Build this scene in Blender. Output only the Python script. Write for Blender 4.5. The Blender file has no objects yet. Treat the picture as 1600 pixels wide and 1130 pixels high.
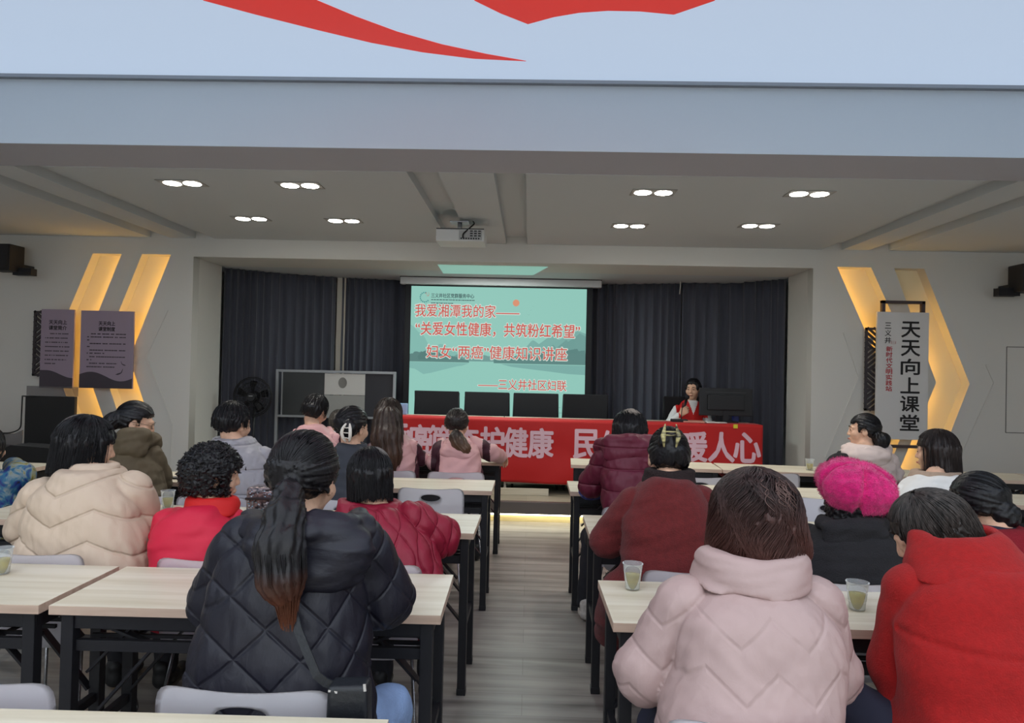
import bpy, bmesh, math, random
import numpy as np
from mathutils import Vector, Matrix, Euler

scene = bpy.context.scene
C = scene.collection
PI = math.pi
rng = np.random.default_rng(11)
random.seed(5)

# ---------------------------------------------------------------- camera, world, exposure
cam_d = bpy.data.cameras.new('camera')
cam_d.sensor_width = 36.0
cam_d.lens = 1070.0 / 1600.0 * 36.0
cam_d.clip_start = 0.05
cam = bpy.data.objects.new('camera', cam_d)
C.objects.link(cam)
cam.matrix_world = (Matrix.Translation((0, 0, 1.5)) @ Matrix.Rotation(math.radians(1.46), 4, 'Z')
                    @ Matrix.Rotation(PI / 2 + math.radians(0.77), 4, 'X') @ Matrix.Rotation(math.radians(1.3), 4, 'Z'))
scene.camera = cam

world = bpy.data.worlds.new('world')
scene.world = world
world.use_nodes = True
world.node_tree.nodes['Background'].inputs[0].default_value = (0.75, 0.85, 1.0, 1)
world.node_tree.nodes['Background'].inputs[1].default_value = 0.6

vs = scene.view_settings
vs.view_transform = 'Standard'
vs.look = 'None'
vs.gamma = 1
vs.exposure = 0.0
vs.use_curve_mapping = False

PANEL_LIGHT = 0.69      # luminance of the big ceiling light box
DOWNLIGHT = 45.0        # luminance of each recessed lamp
REAR_FILL = 175.0         # watts of each added rear fill light

def area_light(name, loc, rot, sx, sy, energy, col):
    d = bpy.data.lights.new(name, 'AREA')
    d.shape = 'RECTANGLE'; d.size = sx; d.size_y = sy
    d.energy = energy; d.color = col
    o = bpy.data.objects.new(name, d)
    o.location = loc; o.rotation_euler = rot
    C.objects.link(o)
    return o

# cool fill lights added inside the rear wall to brighten the near rows
for wx in (-3.6, -0.2, 3.2):
    area_light('rear_fill', (wx, -3.42, 1.75), (PI / 2, 0, PI), 2.3, 1.5, REAR_FILL, (0.86, 0.93, 1.0))
# unseen overhead fill, added behind the camera
area_light('rear_ceiling_fill', (-.2, -2.5, 3.16), (0, 0, 0), 8.5, 1.3, 130.0, (0.95, 0.97, 1.0))
# extra fill added just under the film, out of view, to brighten the tables
area_light('light_box_fill', (-.2, .35, 3.175), (0, 0, 0), 8.2, 3.6, 92.0, (0.93, 0.97, 1.0))
# the warm-white downlight pools: one spot in each recessed lamp
def spot_light(loc, energy):
    d = bpy.data.lights.new('downlight_beam', 'SPOT')
    d.energy = energy; d.color = (1.0, 0.97, 0.92); d.spot_size = math.radians(120); d.spot_blend = 0.9
    d.shadow_soft_size = 0.06
    o = bpy.data.objects.new('downlight_beam', d)
    o.location = loc
    C.objects.link(o)

# ---------------------------------------------------------------- materials
def lin(c):
    r = []
    for v in c[:3]:
        v = v / 255.0
        r.append(v / 12.92 if v <= 0.04045 else ((v + 0.055) / 1.055) ** 2.4)
    return (r[0], r[1], r[2], 1.0)

MATS = {}
def mat(name, col, rough=0.6, metal=0.0, spec=0.5, var=0.0, vscale=8.0, bump=0.0, bscale=60.0, stretch=(1, 1, 1),
        emit=None, estr=1.0, sheen=0.0, trans=0.0, ior=1.45, col2=None, alpha=1.0, coat=0.0):
    if name in MATS:
        return MATS[name]
    m = bpy.data.materials.new(name)
    m.use_nodes = True
    nt = m.node_tree; N = nt.nodes; L = nt.links
    b = N['Principled BSDF']
    b.inputs['Base Color'].default_value = lin(col)
    b.inputs['Roughness'].default_value = rough
    b.inputs['Metallic'].default_value = metal
    b.inputs['Specular IOR Level'].default_value = spec
    b.inputs['Sheen Weight'].default_value = sheen
    b.inputs['Transmission Weight'].default_value = trans
    b.inputs['IOR'].default_value = ior
    b.inputs['Alpha'].default_value = alpha
    b.inputs['Coat Weight'].default_value = coat
    if emit is not None:
        b.inputs['Emission Color'].default_value = lin(emit)
        b.inputs['Emission Strength'].default_value = estr
    if var or bump or col2:
        tc = N.new('ShaderNodeTexCoord'); mp = N.new('ShaderNodeMapping')
        mp.inputs['Scale'].default_value = stretch
        L.new(tc.outputs['Object'], mp.inputs[0])
        if var or col2:
            nz = N.new('ShaderNodeTexNoise'); nz.inputs['Scale'].default_value = vscale; nz.inputs['Detail'].default_value = 5
            L.new(mp.outputs[0], nz.inputs['Vector'])
            mx = N.new('ShaderNodeMix'); mx.data_type = 'RGBA'
            c = lin(col); k = max(0.0, 1 - var)
            mx.inputs[6].default_value = lin(col2) if col2 else (c[0] * k, c[1] * k, c[2] * k, 1)
            k = 1 + var * 0.6
            mx.inputs[7].default_value = (min(1, c[0] * k), min(1, c[1] * k), min(1, c[2] * k), 1)
            rp = N.new('ShaderNodeMapRange'); rp.inputs[1].default_value = 0.35; rp.inputs[2].default_value = 0.65
            L.new(nz.outputs['Fac'], rp.inputs[0]); L.new(rp.outputs[0], mx.inputs[0])
            L.new(mx.outputs[2], b.inputs['Base Color'])
        if bump:
            n2 = N.new('ShaderNodeTexNoise'); n2.inputs['Scale'].default_value = bscale; n2.inputs['Detail'].default_value = 4
            L.new(mp.outputs[0], n2.inputs['Vector'])
            bp = N.new('ShaderNodeBump'); bp.inputs['Strength'].default_value = bump; bp.inputs['Distance'].default_value = 0.01
            L.new(n2.outputs['Fac'], bp.inputs['Height']); L.new(bp.outputs[0], b.inputs['Normal'])
    MATS[name] = m
    return m

def wood_mat(name, c1, c2, planks=None, rough=0.45, grain=(1.6, 30, 30), bump=0.05):
    """Streaky wood whose grain runs along X; PLANKS=(length, width) adds board seams."""
    m = bpy.data.materials.new(name); m.use_nodes = True
    nt = m.node_tree; N = nt.nodes; L = nt.links; b = N['Principled BSDF']
    b.inputs['Roughness'].default_value = rough
    tc = N.new('ShaderNodeTexCoord'); mp = N.new('ShaderNodeMapping'); mp.inputs['Scale'].default_value = grain
    L.new(tc.outputs['Object'], mp.inputs[0])
    nz = N.new('ShaderNodeTexNoise'); nz.inputs['Scale'].default_value = 1.0; nz.inputs['Detail'].default_value = 8; nz.inputs['Distortion'].default_value = 0.4
    L.new(mp.outputs[0], nz.inputs['Vector'])
    rp = N.new('ShaderNodeValToRGB')
    rp.color_ramp.elements[0].position = 0.33; rp.color_ramp.elements[0].color = lin(c2)
    rp.color_ramp.elements[1].position = 0.62; rp.color_ramp.elements[1].color = lin(c1)
    L.new(nz.outputs['Fac'], rp.inputs[0])
    out = rp.outputs[0]
    if planks:
        br = N.new('ShaderNodeTexBrick'); br.inputs['Scale'].default_value = 1.0
        br.inputs['Brick Width'].default_value = planks[0]; br.inputs['Row Height'].default_value = planks[1]
        br.inputs['Mortar Size'].default_value = 0.0016; br.inputs['Color1'].default_value = (1, 1, 1, 1)
        br.inputs['Color2'].default_value = (0.87, 0.86, 0.84, 1); br.inputs['Mortar'].default_value = (0.62, 0.60, 0.58, 1)
        br.offset = 0.37
        L.new(tc.outputs['Object'], br.inputs['Vector'])
        mx = N.new('ShaderNodeMix'); mx.data_type = 'RGBA'; mx.blend_type = 'MULTIPLY'; mx.inputs[0].default_value = 1.0
        L.new(out, mx.inputs[6]); L.new(br.outputs['Color'], mx.inputs[7])
        out = mx.outputs[2]
        # dark knots and smudges of the boards
        n3 = N.new('ShaderNodeTexNoise'); n3.inputs['Scale'].default_value = 1.0; n3.inputs['Detail'].default_value = 3
        m3 = N.new('ShaderNodeMapping'); m3.inputs['Scale'].default_value = (1.5, 7, 5); L.new(tc.outputs['Object'], m3.inputs[0]); L.new(m3.outputs[0], n3.inputs['Vector'])
        r3 = N.new('ShaderNodeMapRange'); r3.inputs[1].default_value = 0.55; r3.inputs[2].default_value = 0.75; r3.inputs[3].default_value = 1.0; r3.inputs[4].default_value = 0.55
        L.new(n3.outputs['Fac'], r3.inputs[0])
        m4 = N.new('ShaderNodeMix'); m4.data_type = 'RGBA'; m4.blend_type = 'MULTIPLY'; m4.inputs[0].default_value = 1.0
        L.new(out, m4.inputs[6]); L.new(r3.outputs[0], m4.inputs[7]); out = m4.outputs[2]
    L.new(out, b.inputs['Base Color'])
    bp = N.new('ShaderNodeBump'); bp.inputs['Strength'].default_value = bump; bp.inputs['Distance'].default_value = 0.01
    L.new(nz.outputs['Fac'], bp.inputs['Height']); L.new(bp.outputs[0], b.inputs['Normal'])
    MATS[name] = m
    return m

def quilt_mat(name, col, kind, s, a=.012, zz=.06, per=.30, rough=.5, seam=.07, wr=.30, amt=.6):
    """Quilted nylon: the stitched seams of pattern_fn, sharp in the surface relief, with gathers beside them."""
    m = bpy.data.materials.new(name); m.use_nodes = True
    nt = m.node_tree; N = nt.nodes; L = nt.links; b = N['Principled BSDF']
    b.inputs['Base Color'].default_value = lin(col); b.inputs['Roughness'].default_value = rough; b.inputs['Specular IOR Level'].default_value = .4
    tc = N.new('ShaderNodeTexCoord'); P = tc.outputs['Object']
    def math(op, x, y=None, z=None):
        n = N.new('ShaderNodeMath'); n.operation = op
        for i, v in enumerate((x, y, z)):
            if v is None: continue
            if isinstance(v, (int, float)): n.inputs[i].default_value = v
            else: L.new(v, n.inputs[i])
        return n.outputs[0]
    def dot(v):
        n = N.new('ShaderNodeVectorMath'); n.operation = 'DOT_PRODUCT'; L.new(P, n.inputs[0]); n.inputs[1].default_value = v
        return n.outputs['Value']
    if kind == 'diamond':
        us = [dot((.85 / s, .64 / s, 1 / s)), dot((.85 / s, .64 / s, -1 / s))]
    elif kind == 'zigzag':
        t = math('PINGPONG', math('ADD', dot((1 / per, 0, 0)), .23 + 50.0), .5)
        tri = math('SUBTRACT', 1.0, math('MULTIPLY', t, 2.0))
        us = [math('ADD', dot((0, 0, 1 / s)), math('MULTIPLY', tri, zz / s))]
    elif kind == 'onion':
        w = math('MULTIPLY', math('SINE', dot((0, 0, 3.14159 / (s * 1.5)))), .42); u = dot((1 / s, .8 / s, 0))
        us = [math('ADD', u, w), math('SUBTRACT', u, w)]
    else:
        us = [dot((0, 0, 1 / s))]
    h = None
    for u in us:
        d = math('PINGPONG', math('ADD', u, 60.0), .5)
        r = N.new('ShaderNodeMapRange'); r.interpolation_type = 'SMOOTHSTEP'; r.inputs[1].default_value = 0; r.inputs[2].default_value = seam; L.new(d, r.inputs[0])
        h = r.outputs[0] if h is None else math('MINIMUM', h, r.outputs[0])
    mp = N.new('ShaderNodeMapping'); mp.inputs['Scale'].default_value = (26, 26, 11); L.new(P, mp.inputs[0])
    nz = N.new('ShaderNodeTexNoise'); nz.inputs['Scale'].default_value = 1.0; nz.inputs['Detail'].default_value = 4; nz.inputs['Distortion'].default_value = .6; L.new(mp.outputs[0], nz.inputs['Vector'])
    h2 = math('ADD', h, math('MULTIPLY', nz.outputs['Fac'], wr * 2.2))
    bp = N.new('ShaderNodeBump'); bp.inputs['Strength'].default_value = amt; bp.inputs['Distance'].default_value = .007
    L.new(h2, bp.inputs['Height']); L.new(bp.outputs[0], b.inputs['Normal'])
    MATS[name] = m
    return m

def hair_mat(name, root, tip=None, z0=0.0, z1=0.0, rough=0.38, streak=0.5):
    """Hair: fine lengthwise streaks; TIP gives dyed ends between heights z0 (tip) and z1 (root)."""
    if name in MATS: return MATS[name]
    m = bpy.data.materials.new(name); m.use_nodes = True
    nt = m.node_tree; N = nt.nodes; L = nt.links; b = N['Principled BSDF']
    b.inputs['Roughness'].default_value = rough; b.inputs['Specular IOR Level'].default_value = .35
    tc = N.new('ShaderNodeTexCoord'); mp = N.new('ShaderNodeMapping'); mp.inputs['Scale'].default_value = (90, 90, 9)
    L.new(tc.outputs['Object'], mp.inputs[0])
    nz = N.new('ShaderNodeTexNoise'); nz.inputs['Scale'].default_value = 1.0; nz.inputs['Detail'].default_value = 3
    L.new(mp.outputs[0], nz.inputs['Vector'])
    c = lin(root); k = 1 - streak
    mx = N.new('ShaderNodeMix'); mx.data_type = 'RGBA'
    mx.inputs[6].default_value = (c[0] * k, c[1] * k, c[2] * k, 1); mx.inputs[7].default_value = (c[0] * (1 + streak), c[1] * (1 + streak), c[2] * (1 + streak), 1)
    rp = N.new('ShaderNodeMapRange'); rp.inputs[1].default_value = 0.3; rp.inputs[2].default_value = 0.7
    L.new(nz.outputs['Fac'], rp.inputs[0]); L.new(rp.outputs[0], mx.inputs[0])
    out = mx.outputs[2]
    if tip:
        sp = N.new('ShaderNodeSeparateXYZ'); L.new(tc.outputs['Object'], sp.inputs[0])
        r2 = N.new('ShaderNodeMapRange'); r2.inputs[1].default_value = z0; r2.inputs[2].default_value = z1; r2.inputs[3].default_value = 1; r2.inputs[4].default_value = 0
        L.new(sp.outputs[2], r2.inputs[0])
        m2 = N.new('ShaderNodeMix'); m2.data_type = 'RGBA'
        L.new(r2.outputs[0], m2.inputs[0]); L.new(out, m2.inputs[6]); m2.inputs[7].default_value = lin(tip)
        out = m2.outputs[2]
    L.new(out, b.inputs['Base Color'])
    bp = N.new('ShaderNodeBump'); bp.inputs['Strength'].default_value = 0.35; bp.inputs['Distance'].default_value = 0.004
    L.new(nz.outputs['Fac'], bp.inputs['Height']); L.new(bp.outputs[0], b.inputs['Normal'])
    MATS[name] = m
    return m

def clear_mat(name, tint, body, fr, rough=.1, ior=1.35):
    """Thin clear plastic or tea: mostly see-through, a little milky, glossy skin."""
    m = bpy.data.materials.new(name); m.use_nodes = True
    nt = m.node_tree; N = nt.nodes; L = nt.links
    t = N.new('ShaderNodeBsdfTransparent'); t.inputs[0].default_value = lin(tint)
    b = N['Principled BSDF']; b.inputs['Base Color'].default_value = lin(body); b.inputs['Roughness'].default_value = rough
    f = N.new('ShaderNodeFresnel'); f.inputs[0].default_value = ior
    a = N.new('ShaderNodeMath'); a.operation = 'ADD'; a.use_clamp = True; a.inputs[1].default_value = fr; L.new(f.outputs[0], a.inputs[0])
    x = N.new('ShaderNodeMixShader'); L.new(a.outputs[0], x.inputs[0]); L.new(t.outputs[0], x.inputs[1]); L.new(b.outputs[0], x.inputs[2])
    L.new(x.outputs[0], N['Material Output'].inputs[0])
    MATS[name] = m
    return m

def print_mat(name, cols, scale, rough=.6):
    """A cloth print of irregular patches in several colours."""
    m = bpy.data.materials.new(name); m.use_nodes = True
    nt = m.node_tree; N = nt.nodes; L = nt.links; b = N['Principled BSDF']; b.inputs['Roughness'].default_value = rough
    tc = N.new('ShaderNodeTexCoord'); nz = N.new('ShaderNodeTexNoise'); nz.inputs['Scale'].default_value = scale; nz.inputs['Detail'].default_value = 6; nz.inputs['Distortion'].default_value = 1.2
    L.new(tc.outputs['Object'], nz.inputs['Vector'])
    rp = N.new('ShaderNodeValToRGB'); e = rp.color_ramp.elements
    for i, c in enumerate(cols):
        p = .28 + .44 * i / (len(cols) - 1)
        q = e[i] if i < 2 else e.new(p)
        q.position = p; q.color = lin(c)
    L.new(nz.outputs['Fac'], rp.inputs[0]); L.new(rp.outputs[0], b.inputs['Base Color'])
    MATS[name] = m
    return m

# ---------------------------------------------------------------- object helpers
def tag(o, label=None, cat=None, group=None, kind=None):
    if label: o['label'] = label
    if cat: o['category'] = cat
    if group: o['group'] = group
    if kind: o['kind'] = kind
    return o

def empty(name, loc=(0, 0, 0), rz=0.0):
    o = bpy.data.objects.new(name, None)
    o.empty_display_size = 0.1
    o.location = loc; o.rotation_euler = (0, 0, rz)
    C.objects.link(o)
    return o

def thing(name, label, cat, loc=(0, 0, 0), rz=0.0, group=None):
    return tag(empty(name, loc, rz), label, cat, group)

def link_mesh(name, me, mats, parent=None, smooth=False):
    o = bpy.data.objects.new(name, me)
    for m in (mats if isinstance(mats, (list, tuple)) else [mats]):
        me.materials.append(m)
    if smooth:
        me.polygons.foreach_set('use_smooth', [True] * len(me.polygons))
    C.objects.link(o)
    if parent: o.parent = parent
    return o

def obj(name, bm, mats, parent=None, smooth=False):
    me = bpy.data.meshes.new(name)
    bm.normal_update()
    bm.to_mesh(me); bm.free()
    return link_mesh(name, me, mats, parent, smooth)

def from_np(name, V, F, mats, parent=None, smooth=True):
    me = bpy.data.meshes.new(name)
    V = np.asarray(V, np.float32); F = np.asarray(F, np.int32)
    k = F.shape[1]
    me.vertices.add(len(V)); me.vertices.foreach_set('co', V.ravel())
    me.loops.add(F.size); me.loops.foreach_set('vertex_index', F.ravel())
    me.polygons.add(len(F)); me.polygons.foreach_set('loop_start', np.arange(len(F), dtype=np.int32) * k)
    me.polygons.foreach_set('loop_total', np.full(len(F), k, np.int32))
    me.update(calc_edges=True)
    me.validate()
    return link_mesh(name, me, mats, parent, smooth)

def copy_tree(o, parent=None):
    c = o.copy(); C.objects.link(c)
    if parent is not None: c.parent = parent
    for ch in list(o.children): copy_tree(ch, c)
    return c

def box(bm, lo, hi, bev=0.0, mi=0, M=None, seg=2):
    r = bmesh.ops.create_cube(bm, size=1.0)
    vv = r['verts']
    for v in vv:
        v.co = Vector(((v.co.x + .5) * (hi[0] - lo[0]) + lo[0], (v.co.y + .5) * (hi[1] - lo[1]) + lo[1], (v.co.z + .5) * (hi[2] - lo[2]) + lo[2]))
    fs = set(f for v in vv for f in v.link_faces)
    if bev > 0:
        es = list(set(e for v in vv for e in v.link_edges))
        g = bmesh.ops.bevel(bm, geom=es, offset=bev, segments=seg, profile=0.7, affect='EDGES')
        fs = set(g['faces']) | {f for f in fs if f.is_valid}
        vv = list(set(v for f in fs for v in f.verts))
    for f in fs: f.material_index = mi
    if M is not None:
        for v in vv: v.co = M @ v.co
    return vv

def bbox(lo, hi, bev=0.0, seg=2):
    bm = bmesh.new(); box(bm, lo, hi, bev, seg=seg); return bm

def bar(bm, a, b, w, h=None, up=(0, 0, 1), mi=0):
    """A rectangular bar from a to b, w wide (sideways) and h tall."""
    a = Vector(a); b = Vector(b); h = h or w
    d = (b - a); L = d.length; d.normalize()
    u = Vector(up); s = d.cross(u)
    if s.length < 1e-4: s = d.cross(Vector((1, 0, 0)))
    s.normalize(); u = s.cross(d)
    vs_ = []
    for t in (0, L):
        for (i, j) in ((-1, -1), (1, -1), (1, 1), (-1, 1)):
            vs_.append(bm.verts.new(a + d * t + s * (i * w / 2) + u * (j * h / 2)))
    for f in ((3, 2, 1, 0), (4, 5, 6, 7), (0, 1, 5, 4), (1, 2, 6, 5), (2, 3, 7, 6), (3, 0, 4, 7)):
        bm.faces.new([vs_[i] for i in f]).material_index = mi

def tube(bm, pts, r, n=8, mi=0, cap=True):
    pts = [Vector(p) for p in pts]
    rs = r if isinstance(r, (list, tuple)) else [r] * len(pts)
    rings = []; ref = None
    for i, p in enumerate(pts):
        t = (pts[min(i + 1, len(pts) - 1)] - pts[max(i - 1, 0)]).normalized()
        if ref is None:
            ref = t.orthogonal().normalized()
        ref = (ref - t * ref.dot(t)).normalized(); s = t.cross(ref)
        rings.append([bm.verts.new(p + (ref * math.cos(2 * PI * k / n) + s * math.sin(2 * PI * k / n)) * rs[i]) for k in range(n)])
    for a, b in zip(rings, rings[1:]):
        for k in range(n):
            f = bm.faces.new((a[k], a[(k + 1) % n], b[(k + 1) % n], b[k])); f.smooth = True; f.material_index = mi
    if cap:
        bm.faces.new(rings[0][::-1]).material_index = mi; bm.faces.new(rings[-1]).material_index = mi

def lathe(bm, prof, c=(0, 0, 0), n=32, mi=0):
    rings = []
    for r, z in prof:
        rings.append([bm.verts.new((c[0] + r * math.cos(2 * PI * k / n), c[1] + r * math.sin(2 * PI * k / n), c[2] + z)) for k in range(n)])
    for a, b in zip(rings, rings[1:]):
        for k in range(n):
            f = bm.faces.new((a[k], a[(k + 1) % n], b[(k + 1) % n], b[k])); f.smooth = True; f.material_index = mi
    return rings

def round_path(pts, r, n=5):
    """Round the corners of a 3-D polyline."""
    pts = [Vector(p) for p in pts]; out = [pts[0]]
    for a, b, c in zip(pts, pts[1:], pts[2:]):
        u = (a - b); v = (c - b); k = min(r, u.length * .45, v.length * .45)
        p = b + u.normalized() * k; q = b + v.normalized() * k
        for i in range(n + 1):
            t = i / n; out.append(p * (1 - t) ** 2 + b * 2 * t * (1 - t) + q * t * t)
    return out + [pts[-1]]

def plate(outline, holes, y0, y1, mi=0):
    """A vertical slab in the XZ plane between depths y0 (front) and y1 with holes; lists of (x, z)."""
    cu = bpy.data.curves.new('tmp', 'CURVE'); cu.dimensions = '2D'; cu.fill_mode = 'BOTH'; cu.extrude = (y1 - y0) / 2
    for ring in [outline] + holes:
        sp = cu.splines.new('POLY'); sp.points.add(len(ring) - 1)
        for p, q in zip(sp.points, ring): p.co = (q[0], q[1], 0, 1)
        sp.use_cyclic_u = True
    o = bpy.data.objects.new('tmp', cu); C.objects.link(o)
    me = bpy.data.meshes.new_from_object(o.evaluated_get(bpy.context.evaluated_depsgraph_get()))
    bpy.data.objects.remove(o); bpy.data.curves.remove(cu)
    bm = bmesh.new(); bm.from_mesh(me); bpy.data.meshes.remove(me)
    for v in bm.verts: v.co = Vector((v.co.x, (y0 + y1) / 2 - v.co.z, v.co.y))
    bmesh.ops.recalc_face_normals(bm, faces=bm.faces[:])
    return bm

def text_bm(body, x0, x1, z0, z1, y, bold=0.0):
    """Lettering facing -Y whose ink fills the rectangle x0..x1, z0..z1 on the plane y."""
    cu = bpy.data.curves.new('tmp', 'FONT'); cu.body = body; cu.resolution_u = 3
    o = bpy.data.objects.new('tmp', cu); C.objects.link(o)
    me = bpy.data.meshes.new_from_object(o.evaluated_get(bpy.context.evaluated_depsgraph_get()))
    bpy.data.objects.remove(o); bpy.data.curves.remove(cu)
    bm = bmesh.new(); bm.from_mesh(me); bpy.data.meshes.remove(me)
    xs = [v.co.x for v in bm.verts]; ys = [v.co.y for v in bm.verts]
    ax, bx, ay, by = min(xs), max(xs), min(ys), max(ys)
    for v in bm.verts:
        v.co = Vector((x0 + (v.co.x - ax) / (bx - ax) * (x1 - x0), y, z0 + (v.co.y - ay) / (by - ay) * (z1 - z0)))
    if bold > 0:      # heavier strokes: the same glyphs struck again, slightly shifted
        b = bold * (x1 - x0) / max(1, len(body)); me = bpy.data.meshes.new('tmp'); bm.to_mesh(me)
        for n, (dx, dz) in enumerate(((-1, 0), (1, 0), (0, -1), (0, 1), (-.7, .7), (.7, .7), (-.7, -.7), (.7, -.7))):
            k = len(bm.verts); bm.from_mesh(me); bm.verts.ensure_lookup_table()
            for v in bm.verts[k:]: v.co += Vector((dx * b, .00004 * (n + 1), dz * b))
        bpy.data.meshes.remove(me)
    return bm

def merge_bm(dst, src):
    me = bpy.data.meshes.new('tmp'); src.to_mesh(me); src.free(); dst.from_mesh(me); bpy.data.meshes.remove(me)
    return dst

# ---------------------------------------------------------------- smooth bodies: distance fields turned into meshes
def smin(a, b, k):
    h = np.clip(.5 + .5 * (b - a) / k, 0, 1)
    return b * (1 - h) + a * h - k * h * (1 - h)

def smax(a, b, k): return -smin(-a, -b, k)

def s_cap(p, a, b, ra, rb):
    a = np.asarray(a, float); b = np.asarray(b, float); ab = b - a
    q = p - a; t = np.clip(q @ ab / (ab @ ab + 1e-12), 0, 1)
    return np.linalg.norm(q - t[:, None] * ab, axis=1) - (ra + (rb - ra) * t)

def s_chain(p, pts, rs, k=.01):
    d = None
    for i in range(len(pts) - 1):
        e = s_cap(p, pts[i], pts[i + 1], rs[i], rs[i + 1]); d = e if d is None else smin(d, e, k)
    return d

def s_ell(p, c, r, R=None):
    q = p - np.asarray(c, float)
    if R is not None: q = q @ R
    r = np.asarray(r, float); k0 = np.linalg.norm(q / r, axis=1); k1 = np.linalg.norm(q / (r * r), axis=1)
    return k0 * (k0 - 1) / (k1 + 1e-9)

def rot_m(yaw=0, pitch=0, roll=0):
    """Head rotation: yaw turns to the left (+), pitch nods down (+), roll tilts to the right shoulder (+). Degrees."""
    return np.array(Matrix.Rotation(math.radians(yaw), 3, 'Z') @ Matrix.Rotation(math.radians(-pitch), 3, 'X') @ Matrix.Rotation(math.radians(roll), 3, 'Y'))

def waves(p, seed, scale, n=6, aniso=(1, 1, 1), warp=.6):
    """Smooth pseudo-noise of about unit size."""
    r = np.random.default_rng(seed); q = p * np.asarray(aniso, float) * (2 * PI / scale); s = 0
    for i in range(n):
        k = r.normal(size=3); k /= np.linalg.norm(k); k2 = r.normal(size=3); f = .6 + .9 * r.random()
        s = s + np.sin(f * (q @ k) + r.random() * 6.28 + warp * 1.7 * np.sin(.7 * (q @ k2) + r.random() * 6))
    return s / math.sqrt(n)

def sdf_mesh(f, lo, hi, h):
    """Surface-net mesh of f = 0 in the box lo..hi at cell size h (evaluated only near the surface)."""
    lo = np.asarray(lo, float); hi = np.asarray(hi, float)
    B = 4; nb = np.ceil((hi - lo) / (h * B)).astype(int); n = nb * B
    g = [lo[i] + np.arange(nb[i] + 1) * h * B for i in range(3)]
    P = np.stack(np.meshgrid(*g, indexing='ij'), -1).reshape(-1, 3)
    dc = f(P).reshape(nb + 1)
    a = np.abs(dc); c8 = [a[i:nb[0] + i, j:nb[1] + j, k:nb[2] + k] for i in (0, 1) for j in (0, 1) for k in (0, 1)]
    s8 = [(dc < 0)[i:nb[0] + i, j:nb[1] + j, k:nb[2] + k] for i in (0, 1) for j in (0, 1) for k in (0, 1)]
    mn = np.minimum.reduce(c8); sm = np.logical_or.reduce(s8) & ~np.logical_and.reduce(s8)
    act = (mn < h * B * 1.3) | sm
    D = np.repeat(np.repeat(np.repeat(dc, B, 0), B, 1), B, 2)[:n[0] + 1, :n[1] + 1, :n[2] + 1].copy()
    D = np.where(D < 0, -1.0, 1.0)
    m = np.zeros(n + 1, bool)
    up = np.repeat(np.repeat(np.repeat(act, B, 0), B, 1), B, 2)
    for i in (0, 1):
        for j in (0, 1):
            for k in (0, 1):
                m[i:n[0] + i, j:n[1] + j, k:n[2] + k] |= up
    I = np.argwhere(m)
    if len(I) == 0: return np.zeros((0, 3)), np.zeros((0, 4), int)
    out = np.empty(len(I))
    for s in range(0, len(I), 150000):
        out[s:s + 150000] = f(lo + I[s:s + 150000] * h)
    D[m] = out
    for ax in range(3):      # close the box
        sl = [slice(None)] * 3
        for e in (0, -1):
            sl[ax] = e; D[tuple(sl)] = np.abs(D[tuple(sl)]) + 1e-6
    S = D < 0
    cs = [S[i:n[0] + i, j:n[1] + j, k:n[2] + k] for i in (0, 1) for j in (0, 1) for k in (0, 1)]
    mix = np.logical_or.reduce(cs) & ~np.logical_and.reduce(cs)
    Cc = np.argwhere(mix)
    vid = np.full(n, -1, np.int64); vid[mix] = np.arange(len(Cc))
    off = [(i, j, k) for i in (0, 1) for j in (0, 1) for k in (0, 1)]
    dv = {o: D[Cc[:, 0] + o[0], Cc[:, 1] + o[1], Cc[:, 2] + o[2]] for o in off}
    acc = np.zeros((len(Cc), 3)); cnt = np.zeros(len(Cc))
    for o in off:
        for ax in range(3):
            if o[ax]: continue
            q = list(o); q[ax] = 1; q = tuple(q)
            d0, d1 = dv[o], dv[q]; w = (d0 < 0) != (d1 < 0)
            t = np.where(w, d0 / np.where(w, d0 - d1, 1), 0)
            pos = np.tile(np.array(o, float), (len(Cc), 1)); pos[:, ax] = t
            acc[w] += pos[w]; cnt[w] += 1
    V = lo + (Cc + acc / cnt[:, None]) * h
    F = []
    for ax in range(3):
        b, c = (ax + 1) % 3, (ax + 2) % 3
        s0 = [slice(0, n[i]) for i in range(3)]; s1 = list(s0); s1[ax] = slice(1, n[ax] + 1)
        A = S[tuple(s0)]; Bb = S[tuple(s1)]
        E = np.argwhere(A != Bb); E = E[(E[:, b] > 0) & (E[:, c] > 0)]
        fl = A[E[:, 0], E[:, 1], E[:, 2]]
        def cell(db, dc_):
            q = E.copy(); q[:, b] -= db; q[:, c] -= dc_
            return vid[q[:, 0], q[:, 1], q[:, 2]]
        q = np.stack([cell(1, 1), cell(0, 1), cell(0, 0), cell(1, 0)], 1)
        q[~fl] = q[~fl][:, ::-1]
        F.append(q)
    F = np.concatenate(F); F = F[(F >= 0).all(1)]
    return V, F

def join_np(parts):
    V = []; F = []; k = 0
    for v, f in parts:
        if len(v) == 0: continue
        V.append(v); F.append(np.asarray(f) + k); k += len(v)
    return np.concatenate(V), np.concatenate(F)

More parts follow.
